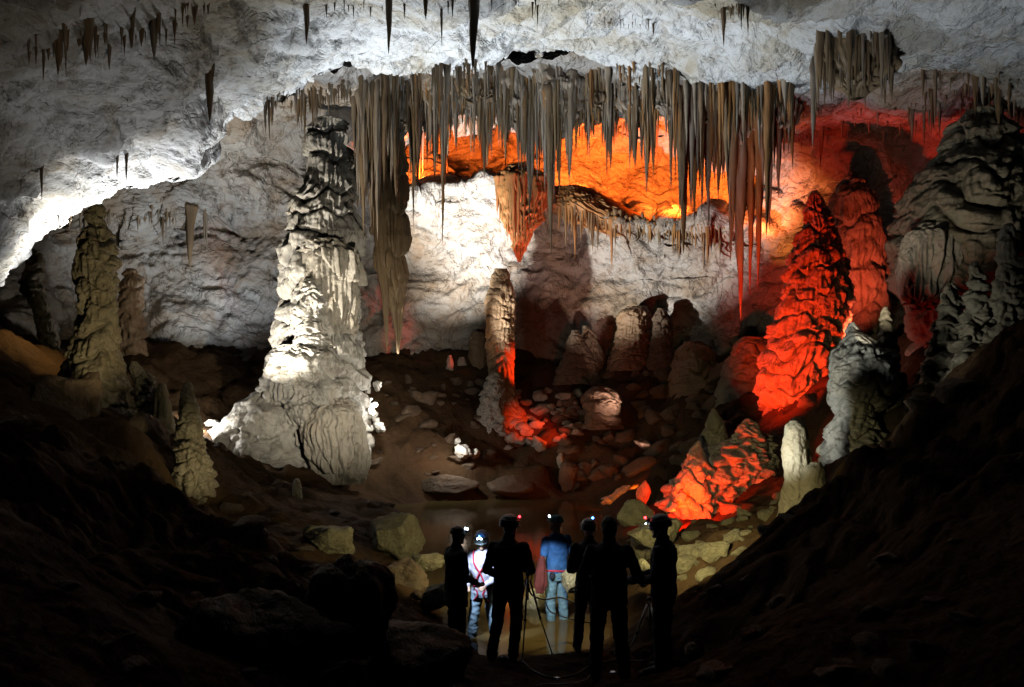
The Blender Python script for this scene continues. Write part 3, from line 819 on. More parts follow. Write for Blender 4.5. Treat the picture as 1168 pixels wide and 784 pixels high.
# red curtain on the ledge
for k in range(20):
    x = 566 + 60 * (k + .5) / 20
    tip = 300 - abs(x - 592) * 1.9 + rng.uniform(-14, 6)
    stalactite(x, 206 + rng.uniform(-3, 4), max(232, tip), rng.uniform(5, 8), M['drip_ochre'], 'red-brown stalactite in the triangular curtain hanging over the white-lit wall', 'triangular red curtain', 700 + k)
V = np.concatenate(MASSV)
Fc = np.concatenate(MASSF)
me = mesh_from('small_stalactites', V, Fc)
for k in ('drip_grey', 'drip_brown', 'drip_ochre'):
    me.materials.append(M[k])
me.polygons.foreach_set('material_index', np.concatenate(MASSM).astype(np.int32))
me.update()
tag(link('small_stalactites', me), 'countless tiny stalactites bristling between the larger ones on the roof', 'stalactites', kind='stuff')

# hanging drapery right of the great column
flow('drapery_stalactite', [(105, 430, 462), (150, 432, 460), (235, 428, 464), (280, 429, 466), (312, 433, 464), (330, 440, 462), (350, 446, 460), (375, 450, 458), (404, 453.5, 454.5)], 27.3, M['drip_brown'],
     'hanging brown drapery with a long spike, right of the great column', 'stalactite', seed=61, tier=1.6, amp=.14, flute=.42, segs=130, rings=200, flutef=5, ky=.7)
flow('drapery_stalactite', [(110, 418, 440), (235, 424, 442), (300, 428, 441), (345, 436, 444), (375, 439, 443), (402, 441, 441.6)], 27, M['drip_brown'],
     'slimmer brown drapery spike between the great column and the big drapery', 'stalactite', seed=62, tier=4, amp=.06, flute=.2, segs=90, rings=160, flutef=6, ky=.7)


# ------------------------------------------------------------------ boulders
def boulder_mesh(size, seed, mat, sub=5, cuts=14, rough=.12):
    r = np.random.RandomState(seed)
    bm = bmesh.new()
    bmesh.ops.create_icosphere(bm, subdivisions=sub, radius=1)
    V = np.array([v.co[:] for v in bm.verts])
    n = r.normal(size=(cuts, 3))
    n /= np.linalg.norm(n, axis=1, keepdims=True)
    off = r.uniform(.5, .92, cuts)
    dots = V @ n.T
    lim = np.where(dots > .05, off[None] / np.maximum(dots, .05), 9)
    rad = np.minimum(1.0, -.022 * np.log(np.sum(np.exp(-np.minimum(lim, 3) / .022), 1)))
    V = V * rad[:, None]
    V *= 1 + rough * fbm(V * 1.7 + seed * 3.1, seed, 4)[:, None] + .05 * billow(V * 5 + seed, seed + 3)[:, None]
    V = V * np.array(size)
    for v, c in zip(bm.verts, V):
        v.co = c
    me = bpy.data.meshes.new('boulder')
    bm.to_mesh(me)
    bm.free()
    for p in me.polygons:
        p.use_smooth = True
    me.materials.append(mat)
    return me


def boulder(px, py, d, wpx, hpx, mat, label, seed, group=None, ky=.8, rot=None, sub=5, name='boulder', rough=.12):
    c = at(px, py, d)
    me = boulder_mesh((wpx / 2 * d / F, wpx / 2 * d / F * ky, hpx / 2 * d / F), seed, mat, sub, rough=rough)
    o = link(name, me, c, rot=(0, rot if rot else 0, 0))
    return tag(o, label, 'boulder', group)


boulder(380, 618, 13.5, 68, 46, M['boulder'], 'pale yellowish boulder with a crack, behind the black mound', 201, rot=.3)
boulder(450, 614, 15, 76, 62, M['boulder'], 'large grey-olive block at the left edge of the pool', 202)
boulder(487, 640, 13, 44, 26, M['boulder'], 'flat grey slab leaning on the large olive block', 203)
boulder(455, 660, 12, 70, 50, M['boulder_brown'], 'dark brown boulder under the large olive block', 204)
boulder(497, 680, 10.6, 50, 36, M['boulder'], 'low yellow rock at the water beside the leftmost people', 205)
boulder(440, 668, 9.6, 18, 50, M['boulder'], 'narrow bright yellow rock beside the black mound', 206)
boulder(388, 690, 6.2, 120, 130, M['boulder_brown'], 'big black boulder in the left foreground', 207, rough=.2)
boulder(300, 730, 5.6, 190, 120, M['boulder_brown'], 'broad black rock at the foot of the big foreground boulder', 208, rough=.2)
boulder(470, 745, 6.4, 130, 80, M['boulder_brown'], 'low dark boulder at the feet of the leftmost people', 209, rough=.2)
boulder(611, 690, 11.2, 40, 36, M['boulder'], 'round wet rock in the pool behind the camera tripod', 210)
boulder(735, 562, 16, 20, 30, M['boulder'], 'upright grey stone on the right rock pile by the pool', 211)
boulder(725, 588, 15, 44, 40, M['boulder'], 'grey boulder under the upright stone by the pool', 212)
boulder(732, 655, 9.6, 36, 36, M['boulder'], 'teal-grey boulder left of the rightmost person', 213)
boulder(750, 610, 12.5, 66, 50, M['boulder'], 'large yellow-olive boulder behind the rightmost person', 214)
boulder(795, 632, 11, 56, 34, M['boulder'], 'flat olive rock on the right bank beneath the glowing mound', 215)
boulder(655, 662, 10.2, 30, 46, M['boulder'], 'slanted yellow slab right of the man in blue', 216, rot=.7)
boulder(650, 545, 27.5, 26, 34, M['boulder_brown'], 'dim grey rock on the far shore touched by red light', 217)
boulder(580, 555, 27, 60, 26, M['boulder_brown'], 'low rounded clay hump on the far shore', 218, rough=.06)
boulder(505, 556, 26.8, 90, 30, M['boulder_brown'], 'long rounded clay hump on the far shore at left', 219, rough=.06)
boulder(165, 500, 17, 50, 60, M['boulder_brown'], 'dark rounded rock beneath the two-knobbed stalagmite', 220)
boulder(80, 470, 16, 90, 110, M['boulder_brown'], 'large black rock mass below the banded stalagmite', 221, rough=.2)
# white-lit cobbles in front of the two hidden lamps
for k, (x, y, d, w, h, lb) in enumerate([
    (424, 472, 26.5, 13, 18, 'overexposed white rock tucked behind the great column'), (431, 487, 26.2, 16, 12, 'lower overexposed white rock right of the great column'),
    (430, 440, 28, 12, 12, 'small white-lit rock high right of the great column'), (528, 516, 27.4, 22, 18, 'white-lit cobble in front of the centre pillar'), (521, 503, 27.8, 9, 10, 'small white-lit chip above the white cobble'),
    (541, 519, 27.6, 14, 14, 'speckled rock right of the white-lit cobble'),
    (243, 482, 25, 22, 9, 'white-lit flat rock where the left lamp shines')]):
    boulder(x, y, d, w, h, M['flow_pale'], lb, 240 + k, sub=4, rough=.3)
for k, (x, y, d, w, h, lb) in enumerate([(766, 577, 14.6, 18, 16, 'glowing yellow-orange stone beside the pool'), (776, 567, 14.9, 14, 14, 'glowing orange pebble above the yellow-orange stone'), (640, 525, 28.6, 12, 18, 'red-lit rock chip above the far shore')]):
    boulder(x, y, d, w, h, M['flow'], lb, 250 + k, sub=4)
for k, (x, y, d, w, h) in enumerate([(421, 456, 26.6, 8, 9), (427, 462, 26.6, 9, 7), (436, 489, 26.0, 9, 8), (423, 489, 26.1, 9, 9), (429, 479, 26.3, 10, 8), (420, 446, 26.8, 7, 8)]):
    boulder(x, y, d, w, h, M['flow_pale'], 'small overexposed white stone piled against the right foot of the great column', 260 + k, 'white stones beside the great column', sub=4, rough=.35)
boulder(708, 567, 24.3, 44, 22, M['flow'], 'low rock on the far edge of the pool glowing orange', 270, rot=-.15, rough=.3)
boulder(693, 573, 23.6, 16, 8, M['flow'], 'small flat orange-lit stone at the waterline beside the glowing low rock', 271, rough=.3)
# rubble heaps
rr = np.random.RandomState(5)


def rubble(n, box, drange, size, mat, label, group, seed, by_floor=True):
    r = np.random.RandomState(seed)
    protos = [boulder_mesh((1, r.uniform(.7, 1), r.uniform(.45, .8)), seed * 10 + k, mat, 3, rough=.25) for k in range(6)]
    for k in range(n):
        px = r.uniform(box[0], box[1])
        py = r.uniform(box[2], box[3])
        h = hit(px, py, [BV_floor])
        if h is None or not (drange[0] < h[1] < drange[1]):
            continue
        o = link('rubble_stone', protos[k % 6], h, rot=(r.uniform(-.4, .4), r.uniform(-.4, .4), r.uniform(0, 6)))
        s = r.uniform(*size)
        o.scale = (s, s * r.uniform(.7, 1.1), s * r.uniform(.7, 1))
        o.location[2] -= s * .05
        tag(o, label, 'stone', group)


rubble(75, (630, 830, 420, 545), (20, 35), (.2, .8), M['boulder_brown'], 'dim brown stone in the rubble slope right of the centre pillar', 'rubble right of the centre pillar', 301)
rubble(60, (566, 660, 445, 512), (27, 34), (.2, .55), M['flow'], 'rough pale stone in the red-lit spill right of the centre pillar', 'stones of the red-lit spill', 306)
rubble(60, (60, 1120, 600, 770), (3.5, 10.5), (.05, .2), M['boulder_brown'], 'dark stone half buried in the near mud', 'stones on the near mud', 307)
rubble(110, (715, 900, 550, 660), (9, 20), (.08, .36), M['boulder'], 'olive stone lying on the right bank by the pool', 'stones of the right bank', 302)
rubble(40, (420, 570, 425, 545), (24, 35), (.15, .6), M['boulder_brown'], 'red-brown stone on the slope left of the centre pillar', 'stones left of the centre pillar', 303)
rubble(18, (250, 480, 560, 690), (9, 22), (.12, .4), M['boulder_brown'], 'dark stone on the clay left of the pool', 'stones left of the pool', 304)
rubble(18, (880, 1100, 360, 560), (9, 20), (.2, .5), M['boulder_brown'], 'dark stone on the steep right slope', 'stones of the right slope', 305)

#PEOPLE-BEGIN
# ------------------------------------------------------------------ people
def cap(a, b_, ra, rb, n=14):
    """closed tapered capsule"""
    a, b_ = np.array(a, float), np.array(b_, float)
    ax = b_ - a
    L_ = np.linalg.norm(ax) + 1e-6
    ax = ax / L_
    up = np.array([0, 0, 1.0]) if abs(ax[2]) < .9 else np.array([1.0, 0, 0])
    u = np.cross(ax, up)
    u /= np.linalg.norm(u)
    v = np.cross(ax, u)
    ph = np.linspace(-np.pi / 2, 0, 5)[1:]
    rings = [(a - ax * ra * 1.0 * (-math.sin(p)), ra * math.cos(p)) for p in ph] + [(b_ + ax * rb * math.sin(p), rb * math.cos(p)) for p in np.linspace(0, np.pi / 2, 5)[:-1]]
    th = np.linspace(0, 2 * np.pi, n, endpoint=False)
    V = [a - ax * ra]
    for c, r in rings:
        V.extend(c[None] + r * (np.cos(th)[:, None] * u + np.sin(th)[:, None] * v))
    V.append(b_ + ax * rb)
    return np.array(V), n, len(rings)


def ell(c, r, n=16, rings=9):
    th = np.linspace(0, 2 * np.pi, n, endpoint=False)
    V = [np.array(c) - [0, 0, r[2]]]
    for p in np.linspace(-np.pi / 2, np.pi / 2, rings + 2)[1:-1]:
        V.extend(np.array(c) + np.stack([r[0] * np.cos(p) * np.cos(th), r[1] * np.cos(p) * np.sin(th), r[2] * np.sin(p) + 0 * th], -1))
    V.append(np.array(c) + [0, 0, r[2]])
    return np.array(V), n, rings


def loft(secs, n=28):
    """secs: (cx, cy, z, rx, ry) bottom to top; closed"""
    th = np.linspace(0, 2 * np.pi, n, endpoint=False)
    s = np.array(secs, float)
    q = np.linspace(0, len(s) - 1, len(s) * 4)
    s = np.stack([np.interp(q, np.arange(len(s)), s[:, k]) for k in range(5)], -1)
    V = [np.array([s[0, 0], s[0, 1], s[0, 2] - .01])]
    for cx0, cy0, z, rx, ry in s:
        e = .85
        c_, s_ = np.cos(th), np.sin(th)
        V.extend(np.stack([cx0 + rx * np.sign(c_) * np.abs(c_) ** e, cy0 + ry * np.sign(s_) * np.abs(s_) ** e, z + 0 * th], -1))
    V.append(np.array([s[-1, 0], s[-1, 1], s[-1, 2] + .01]))
    return np.array(V), n, len(s)


def solid(bm, part, xf=None):
    V, n, k = part
    if xf is not None:
        V = xf(V)
    vs = [bm.verts.new(v) for v in V]
    for j in range(n):
        j2 = (j + 1) % n
        bm.faces.new((vs[0], vs[1 + j2], vs[1 + j]))
        for i in range(k - 1):
            a = 1 + i * n
            bm.faces.new((vs[a + j], vs[a + j2], vs[a + n + j2], vs[a + n + j]))
        a = 1 + (k - 1) * n
        bm.faces.new((vs[-1], vs[a + j], vs[a + j2]))


def merged(name, parts, mat, voxel=.012, smooth=4, wrinkle=0.0, seed=0, xf=None):
    """all the solids fused into one continuous surface"""
    bm = bmesh.new()
    for p in parts:
        solid(bm, p, xf)
    bmesh.ops.recalc_face_normals(bm, faces=bm.faces)
    tmp = bpy.data.meshes.new('tmp')
    bm.to_mesh(tmp)
    bm.free()
    o = bpy.data.objects.new('tmp', tmp)
    COL.objects.link(o)
    md = o.modifiers.new('r', 'REMESH')
    md.mode = 'VOXEL'
    md.voxel_size = voxel
    if smooth:
        ms = o.modifiers.new('s', 'SMOOTH')
        ms.factor = .5
        ms.iterations = smooth
    dgr = bpy.context.evaluated_depsgraph_get()
    me = bpy.data.meshes.new_from_object(o.evaluated_get(dgr))
    me.name = name
    bpy.data.objects.remove(o)
    bpy.data.meshes.remove(tmp)
    nv = len(me.vertices)
    if wrinkle and nv:
        co = np.empty(nv * 3, np.float32)
        me.vertices.foreach_get('co', co)
        nr = np.empty(nv * 3, np.float32)
        me.vertices.foreach_get('normal', nr)
        co = co.reshape(-1, 3).astype(float)
        w_ = fbm(co * np.array([7, 7, 11]) + seed * 7.7, 90 + seed, 3) + .8 * (billow(co * np.array([9, 9, 16]) + seed, 93 + seed) - .2)
        co += nr.reshape(-1, 3) * (wrinkle * w_)[:, None]
        me.vertices.foreach_set('co', co.astype(np.float32).ravel())
    for p in me.polygons:
        p.use_smooth = True
    me.materials.clear()
    me.materials.append(mat)
    me.update()
    return me


def simple(name, parts, mat, parent, xf=None):
    bm = bmesh.new()
    for p in parts:
        solid(bm, p, xf)
    bmesh.ops.recalc_face_normals(bm, faces=bm.faces)
    me = bpy.data.meshes.new(name)
    bm.to_mesh(me)
    bm.free()
    for p in me.polygons:
        p.use_smooth = True
    me.materials.append(mat)
    return link(name, me, parent=parent)


def tube(path, r, n=8, sub=6):
    """smooth tube through points as one solid"""
    p = np.array(path, float)
    q = np.linspace(0, len(p) - 1, (len(p) - 1) * sub + 1)
    pp = cub(q, np.arange(len(p)).astype(float), p) if len(p) > 2 else p
    T = np.gradient(pp, axis=0)
    T /= np.linalg.norm(T, axis=1, keepdims=True) + 1e-9
    V = [pp[0]]
    th = np.linspace(0, 2 * np.pi, n, endpoint=False)
    for c, t in zip(pp, T):
        up = np.array([0, 0, 1.0]) if abs(t[2]) < .95 else np.array([1.0, 0, 0])
        u = np.cross(t, up)
        u /= np.linalg.norm(u)
        v = np.cross(t, u)
        V.extend(c + r * (np.cos(th)[:, None] * u + np.sin(th)[:, None] * v))
    V.append(pp[-1])
    return np.array(V), n, len(pp)


MP = {
    'skin': plain_mat('skin', (.55, .36, .27), .55, noise_amt=.1),
    'black': plain_mat('black_cloth', (.022, .022, .026), .85),
    'navy': plain_mat('navy_cloth', (.02, .026, .05), .85),
    'darkgrey': plain_mat('dark_grey_cloth', (.035, .033, .035), .85),
    'blue': plain_mat('blue_shirt_cloth', (.035, .13, .36), .8),
    'denim': plain_mat('blue_denim', (.16, .29, .40), .85, nscale=40),
    'paledenim': plain_mat('pale_blue_trousers', (.38, .55, .72), .8, nscale=30),
    'lavender': plain_mat('pale_lavender_shirt', (.62, .62, .80), .8),
    'red': plain_mat('red_webbing', (.55, .03, .07), .7),
    'coat': plain_mat('dark_red_cloth', (.13, .025, .025), .85),
    'boot': plain_mat('dark_boot_leather', (.05, .045, .04), .6),
    'helmet': plain_mat('dark_helmet_shell', (.03, .03, .035), .4),
    'helmetpale': plain_mat('pale_helmet_shell', (.50, .60, .66), .4),
    'helmetteal': plain_mat('teal_cap_cloth', (.05, .17, .20), .7),
    'hair': plain_mat('dark_hair', (.02, .015, .012), .7),
    'plastic': plain_mat('black_plastic', (.025, .025, .028), .4),
    'metal': plain_mat('brushed_aluminium', (.55, .56, .58), .35, 1.0),
    'cable': plain_mat('black_rubber_cable', (.02, .02, .02), .5),
    'eye': plain_mat('eye_dark', (.02, .015, .012), .3),
    'led_w': plain_mat('white_led', (.9, .95, 1), .3, emit=(.62, .82, 1), strength=28),
    'led_b': plain_mat('blue_led', (.3, .5, 1), .3, emit=(.06, .25, 1), strength=22),
    'led_r': plain_mat('red_led', (1, .1, .1), .3, emit=(1, .02, .03), strength=20),
    'foil': plain_mat('silver_foil', (.7, .72, .78), .25, 1.0),
}


def hand(wrist, dirn, side, curl=.5):
    """palm, four unequal bent fingers and a thumb leaving the side of the palm"""
    w_ = np.array(wrist, float)
    d = np.array(dirn, float)
    d /= np.linalg.norm(d)
    lat = np.cross(d, [0, 1.0, .2])
    lat /= np.linalg.norm(lat) + 1e-9
    nrm = np.cross(lat, d)
    k = w_ + d * .085
    out = [cap(w_, w_ + d * .05, .028, .034), cap(w_ + d * .04 - lat * .022, k - lat * .026, .02, .017), cap(w_ + d * .04 + lat * .022, k + lat * .026, .02, .017), cap(w_ + d * .04, k, .02, .018)]
    for i_, ln in enumerate((.070, .080, .074, .058)):
        b0 = k + lat * (.033 - .022 * i_)
        m1 = b0 + (d * math.cos(curl) + nrm * math.sin(curl)) * ln * .55
        m2 = m1 + (d * math.cos(curl * 2.2) + nrm * math.sin(curl * 2.2)) * ln * .5
        out += [cap(b0, m1, .0095, .009, 8), cap(m1, m2, .009, .0075, 8)]
    t0 = w_ + d * .025 + lat * .03
    t1 = t0 + (lat * .7 + d * .7 + nrm * .35) * .035
    t2 = t1 + (lat * .15 + d * .8 + nrm * .5) * .032
    out += [cap(t0, t1, .013, .011, 8), cap(t1, t2, .011, .009, 8)]
    return out


def person(px, d, zf, H, yaw, label, arms, legs, top, bottom, sleeves='long', lean=0.0, head=(0, 0), hat='helmet', hatmat='helmet', lamps=(), long_top=False, seed=1, belly=0.0, belt=None, strapmat=None, group=None):
    s = H / 1.75
    assert len(label.split()) <= 16
    root = bpy.data.objects.new('person', None)
    COL.objects.link(root)
    root.location = ((px - CX) * d / F, d, zf)
    root.rotation_euler = (0, 0, math.radians(yaw))
    tag(root, label, 'person', group)

    def xf(V):
        V = np.array(V, float).copy()
        V[:, 1] += lean * np.clip(V[:, 2] - .92, 0, None)
        return V * s
    hy, hp = math.radians(head[0]), math.radians(head[1])
    Rh = np.array(Matrix.Rotation(hy, 3, 'Z') @ Matrix.Rotation(hp, 3, 'X'))
    nk = np.array([0, .01, 1.50])

    def hx(V):
        V = np.array(V, float)
        return xf((V - nk) @ Rh.T + nk)

    def hp_(part):
        V, n, k = part
        return ((V - nk) @ Rh.T + nk, n, k)
    (eL, wL, eR, wR) = [np.array(a, float) for a in arms]
    (kL, aL, kR, aR) = [np.array(a, float) for a in legs]
    shL, shR = np.array([-.185, 0, 1.405]), np.array([.185, 0, 1.405])
    hiL, hiR = np.array([-.09, 0, .92]), np.array([.09, 0, .92])

    def torso(g):
        return loft([(0, 0, .84, .155 + g, .105 + g), (0, 0, .93, .168 + g, .118 + g), (0, .0, 1.06, .142 + g + belly * .4, .10 + g + belly * .5), (0, .005, 1.2, .158 + g, .112 + g), (0, .0, 1.33, .178 + g, .118 + g), (0, -.005, 1.41, .175 + g, .10 + g), (0, 0, 1.46, .105 + g, .075 + g), (0, .005, 1.495, .06 + g, .058 + g)])
    headp = [hp_(ell((0, .015, 1.655), (.074, .094, .108))), hp_(ell((0, .055, 1.60), (.054, .055, .065))), hp_(cap((0, .105, 1.66), (0, .122, 1.628), .010, .016, 8)), hp_(ell((0, .098, 1.59), (.026, .016, .010))),
             hp_(ell((-.078, .0, 1.64), (.011, .024, .034))), hp_(ell((.078, .0, 1.64), (.011, .024, .034))), hp_(ell((0, .094, 1.552), (.03, .028, .024)))]
    body = [torso(0), cap((0, .0, 1.44), (0, .012, 1.58), .062, .056)] + headp
    for sh, e, w_, sd in ((shL, eL, wL, -1), (shR, eR, wR, 1)):
        body += [cap(sh, e, .052, .041), cap(e, w_, .041, .028)] + hand(w_, w_ - e + np.array([0, .02, -.02]), sd)
    for h_, k, a in ((hiL, kL, aL), (hiR, kR, aR)):
        body += [cap(h_, k, .085, .056), cap(k, k * .6 + a * .4 + np.array([0, -.012, 0]), .055, .054), cap(k * .6 + a * .4 + np.array([0, -.012, 0]), a, .054, .036), cap(a, a + np.array([0, .16, -.045]), .036, .028)]
    bo = link('body', merged('body', body, MP['skin'], .0095, 3, xf=xf), parent=root)
    # shirt or jacket
    g = .022 if sleeves == 'long' else .014
    tp = [torso(g)]
    if long_top:
        tp.append(loft([(0, 0, .70, .20, .15), (0, 0, .80, .195, .145), (0, 0, .95, .185, .135)]))
    else:
        tp.append(loft([(0, 0, .88, .178, .13), (0, 0, .97, .172, .125), (0, 0, 1.06, .16, .118)]))
    for sh, e, w_ in ((shL, eL, wL), (shR, eR, wR)):
        if sleeves == 'long':
            tp += [cap(sh, e, .072, .058), cap(e, e * .1 + w_ * .9, .058, .043)]
        else:
            tp += [cap(sh, sh * .35 + e * .65, .068, .064)]
    if sleeves == 'long':
        tp.append(cap((0, .0, 1.46), (0, .005, 1.525), .075, .072))
    tob = link('jacket' if sleeves == 'long' else 'shirt', merged('top', tp, MP[top], .012, 3, .011, seed, xf=xf), parent=root)
    # trousers
    tr = [loft([(0, 0, .80, .15, .12), (0, 0, .90, .178, .135), (0, 0, .98, .165, .122)])]
    for h_, k, a in ((hiL, kL, aL), (hiR, kR, aR)):
        tr += [cap(h_, k, .103, .076), cap(k, a + np.array([0, 0, .02]), .076, .066)]
    link('trousers', merged('trousers', tr, MP[bottom], .012, 3, .012, seed + 3, xf=xf), parent=root)
    for a in (aL, aR):
        link('boot', merged('boot', [cap(a + np.array([0, 0, .10]), a + np.array([0, -.005, -.03]), .058, .055), cap(a + np.array([0, -.03, -.045]), a + np.array([0, .17, -.05]), .044, .036), cap(a + np.array([0, .05, -.01]), a + np.array([0, .12, -.035]), .05, .042)], MP['boot'], .012, 2, xf=xf), parent=root)
    # eyes
    for sd in (-1, 1):
        simple('eye', [ell((sd * .031, .098, 1.662), (.013, .01, .008), 10, 5)], MP['eye'], root, hx)
    # head cover
    if hat == 'helmet':
        dome = loft([(0, .005, 1.650, .106, .128), (0, .005, 1.69, .107, .129), (0, .005, 1.73, .099, .118), (0, .005, 1.768, .078, .092), (0, .005, 1.79, .045, .055), (0, .005, 1.797, .015, .02)])
        he = simple('helmet', [dome], MP[hatmat], root, hx)
        simple('brim', [loft([(0, .016, 1.644, .107, .136), (0, .018, 1.651, .110, .142), (0, .014, 1.660, .107, .134)])], MP[hatmat], he, hx)
        simple('chin_strap', [tube([(-.10, .0, 1.67), (-.084, .02, 1.60), (-.05, .065, 1.545), (0, .08, 1.53), (.05, .065, 1.545), (.084, .02, 1.60), (.10, 0, 1.67)], .006)], MP['cable'], he, hx)
    elif hat == 'cap':
        simple('cap', [loft([(0, .0, 1.665, .085, .106), (0, 0, 1.70, .084, .104), (0, 0, 1.745, .07, .085), (0, 0, 1.768, .03, .035)]), loft([(0, .10, 1.675, .065, .06), (0, .11, 1.682, .06, .07)])], MP[hatmat], root, hx)
    else:
        link('hair', merged('hair', [hp_(ell((0, -.005, 1.675), (.084, .10, .10))), hp_(ell((0, -.03, 1.62), (.08, .07, .09)))], MP['hair'], .01, 2, .01, seed, xf=xf), parent=root)
    if lamps:
        zl = 1.735 if hat == 'helmet' else 1.70
        yl = .128 if hat == 'helmet' else .11
        hl = simple('headlamp', [loft([(0, yl, zl - .02, .045, .02), (0, yl + .006, zl, .048, .026), (0, yl, zl + .022, .042, .02)])], MP['plastic'], root, hx)
        simple('strap', [tube([(math.sin(t) * (.108 if hat == 'helmet' else .088), .01 + math.cos(t) * (.13 if hat == 'helmet' else .107), zl - .012) for t in np.linspace(0, 2 * np.pi, 17)], .008)], MP['cable'], hl, hx)
        for (x, y, z, c, r) in lamps:
            simple('bulb', [ell((x, yl + .03 + y, zl + z), (r, r, r), 12, 7)], MP[c], hl, hx)
    if belt:
        simple('belt', [tube([(math.sin(t) * .188, math.cos(t) * .142, .955 + .01 * math.sin(2 * t)) for t in np.linspace(0, 2 * np.pi, 25)], .014)], MP[belt], root, xf)
        simple('pouch', [ell((-.15, -.12, .90), (.05, .035, .06))], MP['navy'], root, xf)
    if strapmat:
        hn = simple('harness', [tube([(sg * -.10, .145, .96), (sg * -.02, .15, 1.15), (sg * .09, .145, 1.32), (sg * .12, .06, 1.475), (sg * .11, -.08, 1.43), (sg * .02, -.145, 1.2), (sg * -.09, -.14, .96)], .013) for sg in (-1, 1)]
                    + [tube([(math.sin(t) * .192, math.cos(t) * .148, 1.0) for t in np.linspace(0, 2 * np.pi, 25)], .017)]
                    + [tube([(sg * .08, .12, .94), (sg * .04, .14, .86), (sg * .12, .10, .76), (sg * .19, 0, .78), (sg * .12, -.10, .78), (sg * .05, -.13, .88)], .013) for sg in (-1, 1)], MP[strapmat], root, xf)
        simple('buckle', [ell((0, .165, 1.0), (.03, .012, .022))], MP['metal'], hn, xf)
    return root


def feet(x, d, dz=0.0):
    return floor_at((x - CX) * d / F, d) + dz


st = ((-.105, .02, .5), (-.115, 0, .09), (.105, .02, .5), (.115, 0, .09))
# leftmost: dark jacket, turned to the right
person(520, 8.6, feet(520, 8.6), 1.62, -58, 'leftmost person in a long dark jacket, facing right, two white headlamp bulbs above the brow',
       ((-.24, .02, 1.12), (-.16, .22, 1.02), (.24, .02, 1.12), (.14, .24, 1.0)), st, 'black', 'black', hat='cap', hatmat='hair', long_top=True, head=(0, -8),
       lamps=((-.03, -.01, .045, 'led_w', .013), (.03, -.01, .045, 'led_w', .013)), seed=1, belly=.03)
# brightly lit person in harness
person(552, 9.6, -3.24, 1.68, 160, 'brightly lit person in pale shirt, light blue trousers and red harness',
       ((-.25, .03, 1.13), (-.12, .22, 1.02), (.26, .03, 1.13), (.17, .2, .98)), ((-.15, .05, .5), (-.2, 0, .09), (.15, .04, .5), (.2, -.02, .09)), 'lavender', 'paledenim', lean=.05, head=(10, -18),
       hat='helmet', hatmat='helmetpale', lamps=((-.025, 0, .012, 'led_w', .014), (.025, 0, .012, 'led_w', .014), (0, -.01, .045, 'led_b', .012)), strapmat='red', seed=2)
# photographer in black
person(580, 8.3, feet(580, 8.3), 1.75, -14, 'person in black with a red headlamp, standing behind a camera on a tripod',
       ((-.27, -.02, 1.12), (-.2, .2, 1.0), (.28, .02, 1.13), (.2, .28, 1.08)), ((-.14, .0, .5), (-.2, -.03, .09), (.09, .03, .5), (.06, 0, .09)), 'black', 'black', head=(-30, -5),
       lamps=((.02, 0, .03, 'led_r', .014),), seed=3, belly=.04)
# blue shirt
person(635, 10.5, -3.27, 1.80, 28, 'man in blue T-shirt and jeans seen from behind, standing in the pool',
       ((-.25, -.02, 1.12), (-.24, .08, .86), (.25, .0, 1.13), (.16, .2, 1.02)), ((-.09, .03, .5), (-.10, 0, .09), (.10, .0, .5), (.12, -.03, .09)), 'blue', 'denim', sleeves='short', head=(22, 0),
       hat='cap', hatmat='helmetteal', lamps=((0, 0, .04, 'led_w', .016),), belt='red', seed=4, belly=.02)
# behind the broad one
person(672, 8.7, feet(672, 8.7), 1.66, 8, 'dark figure half hidden behind the broad person, with one red and one blue headlamp bulb',
       ((-.25, .0, 1.12), (-.16, .22, 1.05), (.25, .0, 1.12), (.14, .24, 1.05)), ((-.12, .03, .5), (-.16, 0, .09), (.09, .02, .5), (.1, 0, .09)), 'black', 'navy', head=(-15, 0),
       lamps=((-.045, -.14, .02, 'led_r', .014), (.05, -.14, .06, 'led_b', .015)), seed=5)
# broad person
person(695, 7.3, feet(695, 7.3), 1.76, -4, 'broad bareheaded person in dark clothes nearest the camera, right elbow out',
       ((-.28, .0, 1.13), (-.2, .22, 1.05), (.31, -.02, 1.12), (.21, .2, 1.04)), ((-.13, .03, .5), (-.15, 0, .09), (.12, .02, .5), (.16, -.02, .09)), 'navy', 'navy', hat='hair', seed=6, belly=.06)
# right person
person(757, 7.7, feet(757, 7.7), 1.76, 62, 'rightmost person in dark clothes, facing left, red and blue bulbs on the helmet',
       ((-.24, .02, 1.12), (-.14, .24, 1.05), (.24, .02, 1.12), (.14, .25, 1.08)), st, 'navy', 'black', head=(6, -10),
       lamps=((-.02, 0, .04, 'led_r', .013), (.035, -.02, -.015, 'led_b', .013), (.0, .01, -.03, 'led_w', .007)), seed=7, belly=.04)


